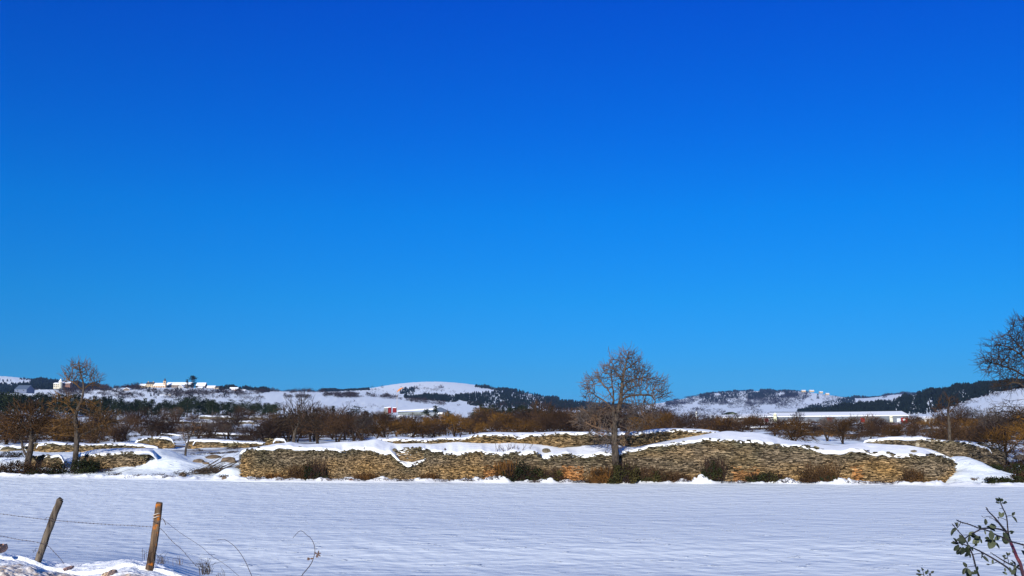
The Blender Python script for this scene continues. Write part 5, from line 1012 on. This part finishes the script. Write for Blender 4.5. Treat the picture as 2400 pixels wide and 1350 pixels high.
for y in (1206, 1213):
    p = [P(368 + 8.4 * math.cos(a_) - (y - 1206) * .1, y - 3 * math.cos(a_) + (1.5 * math.sin(a_)), 13.3) - fo + np.array([0, .058 * math.sin(a_), 0]) for a_ in np.linspace(0, 2 * math.pi, 18)]
    v, f = polytube(p, [.006] * 18, 6); mk('rope', v, f, mr2, fe, smooth=True)

# ------------------------------------------------------------------ dry stems in the foreground
ms = mat('dry_stem', (.055, .04, .04), .8)
def stem(name, label, pts, Y, r0, r1, cat='plant', m_=None, parent=None, org=None, nm='stem'):
    if parent is None: parent = empty(name, P(pts[0][0], pts[0][1], Y), 0, label, cat); org = np.array(parent.location)
    p = spline([P(a, b, Y + (c[0] if c else 0)) - org for a, b, *c in pts], 5); v, f = polytube(p, np.linspace(r0, r1, len(p)), 6); mk(nm, v, f, m_ or ms, parent, smooth=True); return parent, org
st, so = stem('arching_stem', 'thin bent bramble stem with a sharp kink and two dried leaf stars', [(690, 1385), (707, 1350), (718, 1336), (728, 1323), (734, 1310), (738, 1293), (736, 1276), (728, 1261), (720, 1255), (704, 1244), (686, 1261)], 11, .005, .0022)
def leaf(parent, org, px, py, Y, ang, L, wf, m_, tilt=.5, nm='leaf', curl=.25):
    """a folded leaf blade: 2 x 5 facets along a curved midrib"""
    c = P(px, py, Y) - org; s = Y / F; d = np.array([math.cos(ang), RNG.normal(0, .3), math.sin(ang)]); d /= np.linalg.norm(d); nrm = np.array([RNG.normal(0, .4), -1, RNG.normal(0, .5) + tilt]); sd = np.cross(d, nrm); sd /= np.linalg.norm(sd); nn = np.cross(sd, d)
    V = []; K_ = [0, .15, .4, .7, .9, 1.0]; Wd = [.04, .55, 1, .85, .45, .02]
    for t, w_ in zip(K_, Wd):
        o = c + d * L * s * t - nn * curl * L * s * (t ** 2) * .5
        for q in (-1, 0, 1): V.append(o + sd * q * w_ * wf * L * s * .5 + nn * (abs(q) * .12 * L * s * w_))
    f = [(3 * i + q, 3 * i + q + 1, 3 * i + q + 4, 3 * i + q + 3) for i in range(5) for q in (0, 1)]
    n0 = len(V); V += [q_ + nn * .0006 for q_ in V]; f += [tuple(n0 + i for i in reversed(q_)) for q_ in f[:10]]
    return mk(nm, np.array(V), f, m_, parent, smooth=True)
ml = mat('dried_leaf', (.10, .06, .045), .8)
for a_ in (.3, 1.2, 2.6, -1.3, -.5, -1.9): leaf(st, so, 744, 1299, 11, a_, 9, .4, ml)
for a_ in (2.8, 3.4, .2): leaf(st, so, 727, 1310, 11, a_, 8, .5, ml)
stem('arching_stem', 'thin arching bare stem drooping to the left, no leaves', [(602, 1385), (590, 1350), (583, 1334), (575, 1316), (562, 1295), (547, 1278), (528, 1265), (520, 1264), (508, 1266)], 11, .0042, .0018)
def grass(label, px, py, Y, n, w_, h_, seed, m_='twig_grey'):
    r = np.random.default_rng(seed); s = Y / F; root = empty('grass_tuft', P(px, py, Y), 0, label, 'grass'); a = np.stack([r.uniform(-w_ / 3, w_ / 3, n) * s, r.uniform(-.08, .08, n), np.zeros(n)], 1); h = r.uniform(.3, 1, n) * h_ * s
    m1 = a + np.stack([r.normal(0, .12, n) * h, r.normal(0, .1, n) * h, h * .55], 1); e = m1 + np.stack([r.normal(0, .35, n) * h, r.normal(0, .2, n) * h, h * r.uniform(-.1, .5, n)], 1)
    v, f = tubes(np.concatenate([a, m1]), np.concatenate([m1, e]), np.full(2 * n, .0026), np.concatenate([np.full(n, .0022), np.full(n, .001)]), 3); mk('blades', v, f, M[m_], root)
grass('dry grass tuft under the barbed wire end, right of the lichen post', 482, 1346, 13, 46, 34, 50, 1)
grass('few dry stalks right at the foot of the lichen post', 378, 1322, 13.2, 22, 40, 34, 2)
grass('two thin stalks left of the lichen post', 342, 1312, 13.2, 4, 14, 60, 3)
grass('sparse dry stalks between the lichen post and the grass tuft', 415, 1326, 13.1, 9, 30, 30, 4)
grass('single tall stalk right of the dry grass tuft', 526, 1352, 12.5, 2, 4, 42, 5)
grass('short dry sprigs beside the single tall stalk', 512, 1352, 12.5, 7, 16, 16, 6)
grass('tiny sprig by the foot of the leaning post', 82, 1294, 13.5, 5, 8, 18, 8)
# orange clod on the left edge and clods on the bank
for px, y, w_, h_, c_, lb in [(4, 1289, 14, 14, (.5, .27, .17), 'orange brown clod at the left edge of the bank'), (262, 1346, 18, 10, (.42, .28, .2), 'brown earthy clod of snow and soil at the bottom of the bank'), (247, 1350, 12, 8, (.75, .6, .4), 'pale yellow stone beside the brown clod'), (160, 1333, 12, 5, (.5, .3, .22), 'reddish clod in the dirty snow of the bank')]:
    rock(lb, px, y, w_, h_, 12.6 if px > 10 else 13.1, c_)

# ------------------------------------------------------------------ bramble in the lower right corner
BYY = 5.0
br = empty('bramble', P(2410, 1420, BYY), 0, 'thorny bramble with grey green leaves in the lower right corner', 'bramble'); bo = np.array(br.location)
mst = mat('bramble_stem', (.022, .014, .014), .6); mrd = mat('bramble_red_stem', (.11, .022, .03), .55)
mlg = mat('bramble_leaf', rough=.55, spec=.3); noisy(mlg, (.008, .013, .007), (.022, .03, .012), 30); mlp = mat('bramble_leaf_pale', rough=.7); noisy(mlp, (.03, .038, .02), (.085, .098, .055), 25)
Z = lambda x, y: (2100 + x / 6.137, 1130 + y / 6.137)
def bst(pts, r0, r1, m_, dy=0, thorns=True):
    pp = [Z(x, y) for x, y in pts]; p = spline([P(a, b, BYY + dy + .12 * math.sin(i * 1.3)) - bo for i, (a, b) in enumerate(pp)], 5); v, f = polytube(p, np.linspace(r0, r1, len(p)) * 1.25, 8); V = [v]; Fc = list(f); nb = len(v)
    if thorns:
        L = np.concatenate([[0], np.cumsum(np.linalg.norm(np.diff(p, axis=0), axis=1))])
        for d in np.arange(.01, L[-1], .028):
            c = np.array([np.interp(d, L, p[:, i]) for i in range(3)]); u = np.array([RNG.normal(), RNG.normal() * .4, RNG.normal()]); u /= np.linalg.norm(u); w_ = np.cross(u, (0, 1, .1)); w_ /= np.linalg.norm(w_); r = float(np.interp(d / L[-1], [0, 1], [r0, r1])); t = r + .006
            V.append(np.array([c + w_ * .0022, c - w_ * .0022, c + np.array([0, .002, 0]), c + u * t])); Fc += [(nb, nb + 1, nb + 3), (nb + 1, nb + 2, nb + 3), (nb + 2, nb, nb + 3)]; nb += 4
    mk('stem', np.concatenate(V), Fc, m_, br)
bst([(1960, 1640), (1890, 1480), (1830, 1340), (1790, 1180), (1740, 1080), (1690, 960), (1640, 850)], .0075, .006, mrd)
bst([(1640, 850), (1600, 740), (1540, 660), (1460, 560), (1400, 490), (1340, 430), (1298, 365)], .006, .0012, mst)
bst([(1345, 440), (1330, 420), (1310, 395), (1300, 368)], .0015, .0008, mst)
bst([(1640, 850), (1610, 690), (1590, 500), (1540, 380), (1500, 290)], .0032, .0018, mst)
bst([(1600, 720), (1500, 680), (1380, 665), (1240, 670), (1120, 730), (1030, 780), (950, 860)], .0038, .002, mst, .02)
bst([(1980, 940), (1841, 905), (1750, 880), (1640, 850), (1550, 800), (1450, 765), (1340, 705), (1200, 665), (1060, 610), (950, 580), (870, 545)], .0036, .002, mst, -.03)
bst([(1210, 1420), (1190, 1350), (1160, 1260), (1130, 1150), (1100, 1040), (1040, 910), (980, 800), (900, 710), (808, 600)], .0045, .0014, mst, .03)
bst([(1800, 1400), (1720, 1340), (1600, 1230), (1480, 1150), (1330, 1060), (1180, 980), (1040, 920), (920, 880), (820, 850)], .0042, .0018, mst, -.02)
bst([(1900, 1330), (1841, 1290), (1730, 1220), (1600, 1160), (1480, 1090), (1360, 1010)], .0052, .0012, mst, .05)
bst([(1700, 1420), (1720, 1300), (1730, 1230)], .003, .002, mst)
for pts in ([(930, 580), (900, 640), (870, 665)], [(1590, 490), (1640, 480), (1660, 482)], [(1585, 545), (1540, 525), (1490, 512)], [(1120, 740), (1180, 790), (1210, 830)], [(1030, 760), (960, 760)], [(1105, 1045), (1170, 1028), (1240, 1025), (1290, 1080)], [(1130, 1208), (1070, 1212), (1020, 1225)], [(1450, 1150), (1400, 1170), (1340, 1188)],
            [(1620, 1150), (1605, 1080), (1610, 1040)], [(1360, 665), (1370, 740), (1375, 810)], [(1100, 935), (1140, 915)], [(1000, 1210), (1010, 1260)], [(1555, 1160), (1555, 1080)], [(1540, 385), (1490, 380)], [(1380, 500), (1310, 498), (1260, 505), (1230, 485)], [(1460, 580), (1400, 530), (1340, 512)]):
    bst(pts, .0014, .0009, mst, 0, False)
LV = [ # x, y (zoom), angle, length px in photo, width, pale?
 (880, 660, 1.9, 12, .6, 0), (860, 665, -2.6, 14, .5, 0), (840, 680, -2.1, 14, .4, 0), (1040, 760, .5, 14, .6, 1), (1060, 765, -.3, 17, .6, 0), (1110, 790, -.1, 14, .6, 0), (1200, 815, -2.6, 17, .7, 1), (1215, 810, -1.4, 10, .4, 0), (1030, 870, 1.4, 16, .65, 1), (975, 830, 2.3, 13, .6, 1),
 (1290, 620, 1.6, 13, .55, 0), (1230, 660, 2.6, 10, .6, 0), (1300, 640, -.4, 18, .8, 0), (1340, 640, .1, 14, .9, 1), (1365, 690, -1.5, 20, .55, 1), (1270, 690, -1.4, 9, .4, 1), (1410, 830, .5, 15, .6, 1), (1350, 820, 2.9, 12, .6, 0), (1375, 810, -1.8, 21, 1.0, 1), (1385, 820, -1.3, 22, .8, 1), (1410, 860, -.9, 16, .4, 1),
 (905, 895, 2.9, 15, .5, 0), (905, 900, -2.2, 16, .6, 0), (930, 930, -1.9, 18, .7, 0), (960, 930, -1.5, 16, .7, 0), (1000, 930, -1.2, 19, .7, 0), (1020, 960, -2.5, 18, .5, 0), (1030, 990, -1.7, 16, .5, 0), (1060, 930, -.8, 12, .6, 0), (1050, 900, -2.0, 14, .6, 0), (1130, 920, .6, 8, .6, 0), (900, 870, .1, 14, .5, 0),
 (1600, 760, -2.0, 17, .8, 0), (1590, 800, -1.7, 14, .9, 1), (1540, 720, -1.2, 14, .7, 0), (1620, 720, .1, 12, .5, 0), (1640, 740, .4, 8, .6, 0), (1500, 290, 1.9, 11, .6, 0), (1505, 280, .7, 10, .6, 0), (1500, 300, 3.0, 9, .4, 0), (1510, 300, -.1, 9, .4, 0), (1500, 290, -1.2, 7, .4, 1),
 (1500, 510, 1.7, 12, .55, 1), (1515, 510, 1.1, 12, .55, 1), (1490, 512, 2.9, 5, .5, 0), (1665, 485, .9, 10, .5, 0), (1665, 490, -.8, 12, .4, 0), (1690, 520, -.9, 11, .3, 0), (1825, 925, -.9, 14, .5, 1), (1800, 980, -.9, 16, .6, 1), (1020, 1225, 2.2, 12, .6, 0), (1010, 1230, -2.1, 14, .5, 0), (1020, 1235, -1.5, 22, .6, 0), (1035, 1240, -1.3, 13, .5, 1),
 (1230, 1030, -1.5, 10, .5, 0), (1240, 1060, -.8, 16, .35, 0), (1340, 1188, 2.9, 8, .4, 0), (1390, 1175, 1.6, 9, .5, 1), (1610, 1060, 2.0, 8, .6, 0), (1612, 1060, 1.0, 8, .5, 0), (1560, 1100, 2.2, 8, .5, 0), (1560, 1110, .5, 7, .5, 0), (1150, 1330, 1.9, 10, .6, 0), (1100, 1330, 2.5, 12, .6, 0), (1110, 1320, .4, 12, .6, 0), (1090, 1340, -2.7, 8, .6, 0),
 (1640, 1300, 1.6, 11, .6, 1), (1660, 1330, 1.0, 13, .7, 1), (1600, 1330, 2.6, 10, .5, 1), (1570, 1290, 1.5, 8, .5, 1), (1700, 1250, 1.2, 9, .6, 0), (1720, 1190, 2.0, 8, .6, 0), (1740, 1220, .8, 8, .6, 0), (1690, 1180, 2.6, 7, .5, 0), (1850, 1230, 1.5, 10, .5, 0)]
LV += [(x_ + random.gauss(0, 22), y_ + random.gauss(0, 22), a_ + random.gauss(0, .8), L_ * random.uniform(.6, 1), w_, 0) for x_, y_, a_, L_, w_, pale in LV if random.random() < .55 and not pale]
for x_, y_, a_, L_, w_, pale in LV: leaf(br, bo, *Z(x_, y_), BYY + RNG.uniform(-.05, .05), a_, L_ * 1.15, w_, mlp if pale else mlg, tilt=.4)
b2 = empty('bramble_sprig', P(2165, 1360, BYY), 0, 'small leafy bramble sprig at the bottom edge left of the big bramble', 'bramble'); bo2 = np.array(b2.location)
for pts in ([(420, 1420), (400, 1340), (390, 1290), (370, 1240)], [(420, 1400), (400, 1340), (350, 1320), (300, 1320)], [(440, 1420), (480, 1340), (460, 1270)], [(480, 1340), (500, 1310), (540, 1280)]):
    p = spline([P(*Z(x_, y_), BYY) - bo2 for x_, y_ in pts], 4); v, f = polytube(p, np.linspace(.0022, .001, len(p)), 6); mk('stem', v, f, mst, b2)
for x_, y_, a_, L_, w_ in [(385, 1275, 1.9, 8, .5), (380, 1270, .8, 5, .5), (350, 1300, 2.5, 10, .6), (345, 1325, 3.1, 9, .5), (370, 1320, -2.6, 9, .5), (430, 1330, 1.2, 9, .8), (460, 1290, 1.8, 7, .5), (500, 1310, .6, 9, .6), (480, 1320, -.9, 9, .5), (450, 1340, -1.5, 8, .7)]: leaf(b2, bo2, *Z(x_, y_), BYY, a_, L_, w_, mlg)

# ------------------------------------------------------------------ thin winter air
hz = MB(); hz.box((0, 4400, 93.5), (6500, 4900, 96.5)); hm = bpy.data.materials.new('air'); hm.use_nodes = True; hn = hm.node_tree; hn.nodes.remove(hn.nodes['Principled BSDF'])
pv = hn.nodes.new('ShaderNodeVolumePrincipled'); pv.inputs['Color'].default_value = (.26, .5, 1.0, 1); pv.inputs['Density'].default_value = .000045; pv.inputs['Anisotropy'].default_value = 0.0
hn.links.new(pv.outputs[0], hn.nodes['Material Output'].inputs['Volume'])
tag(hz.build('haze', hm), kind='stuff')
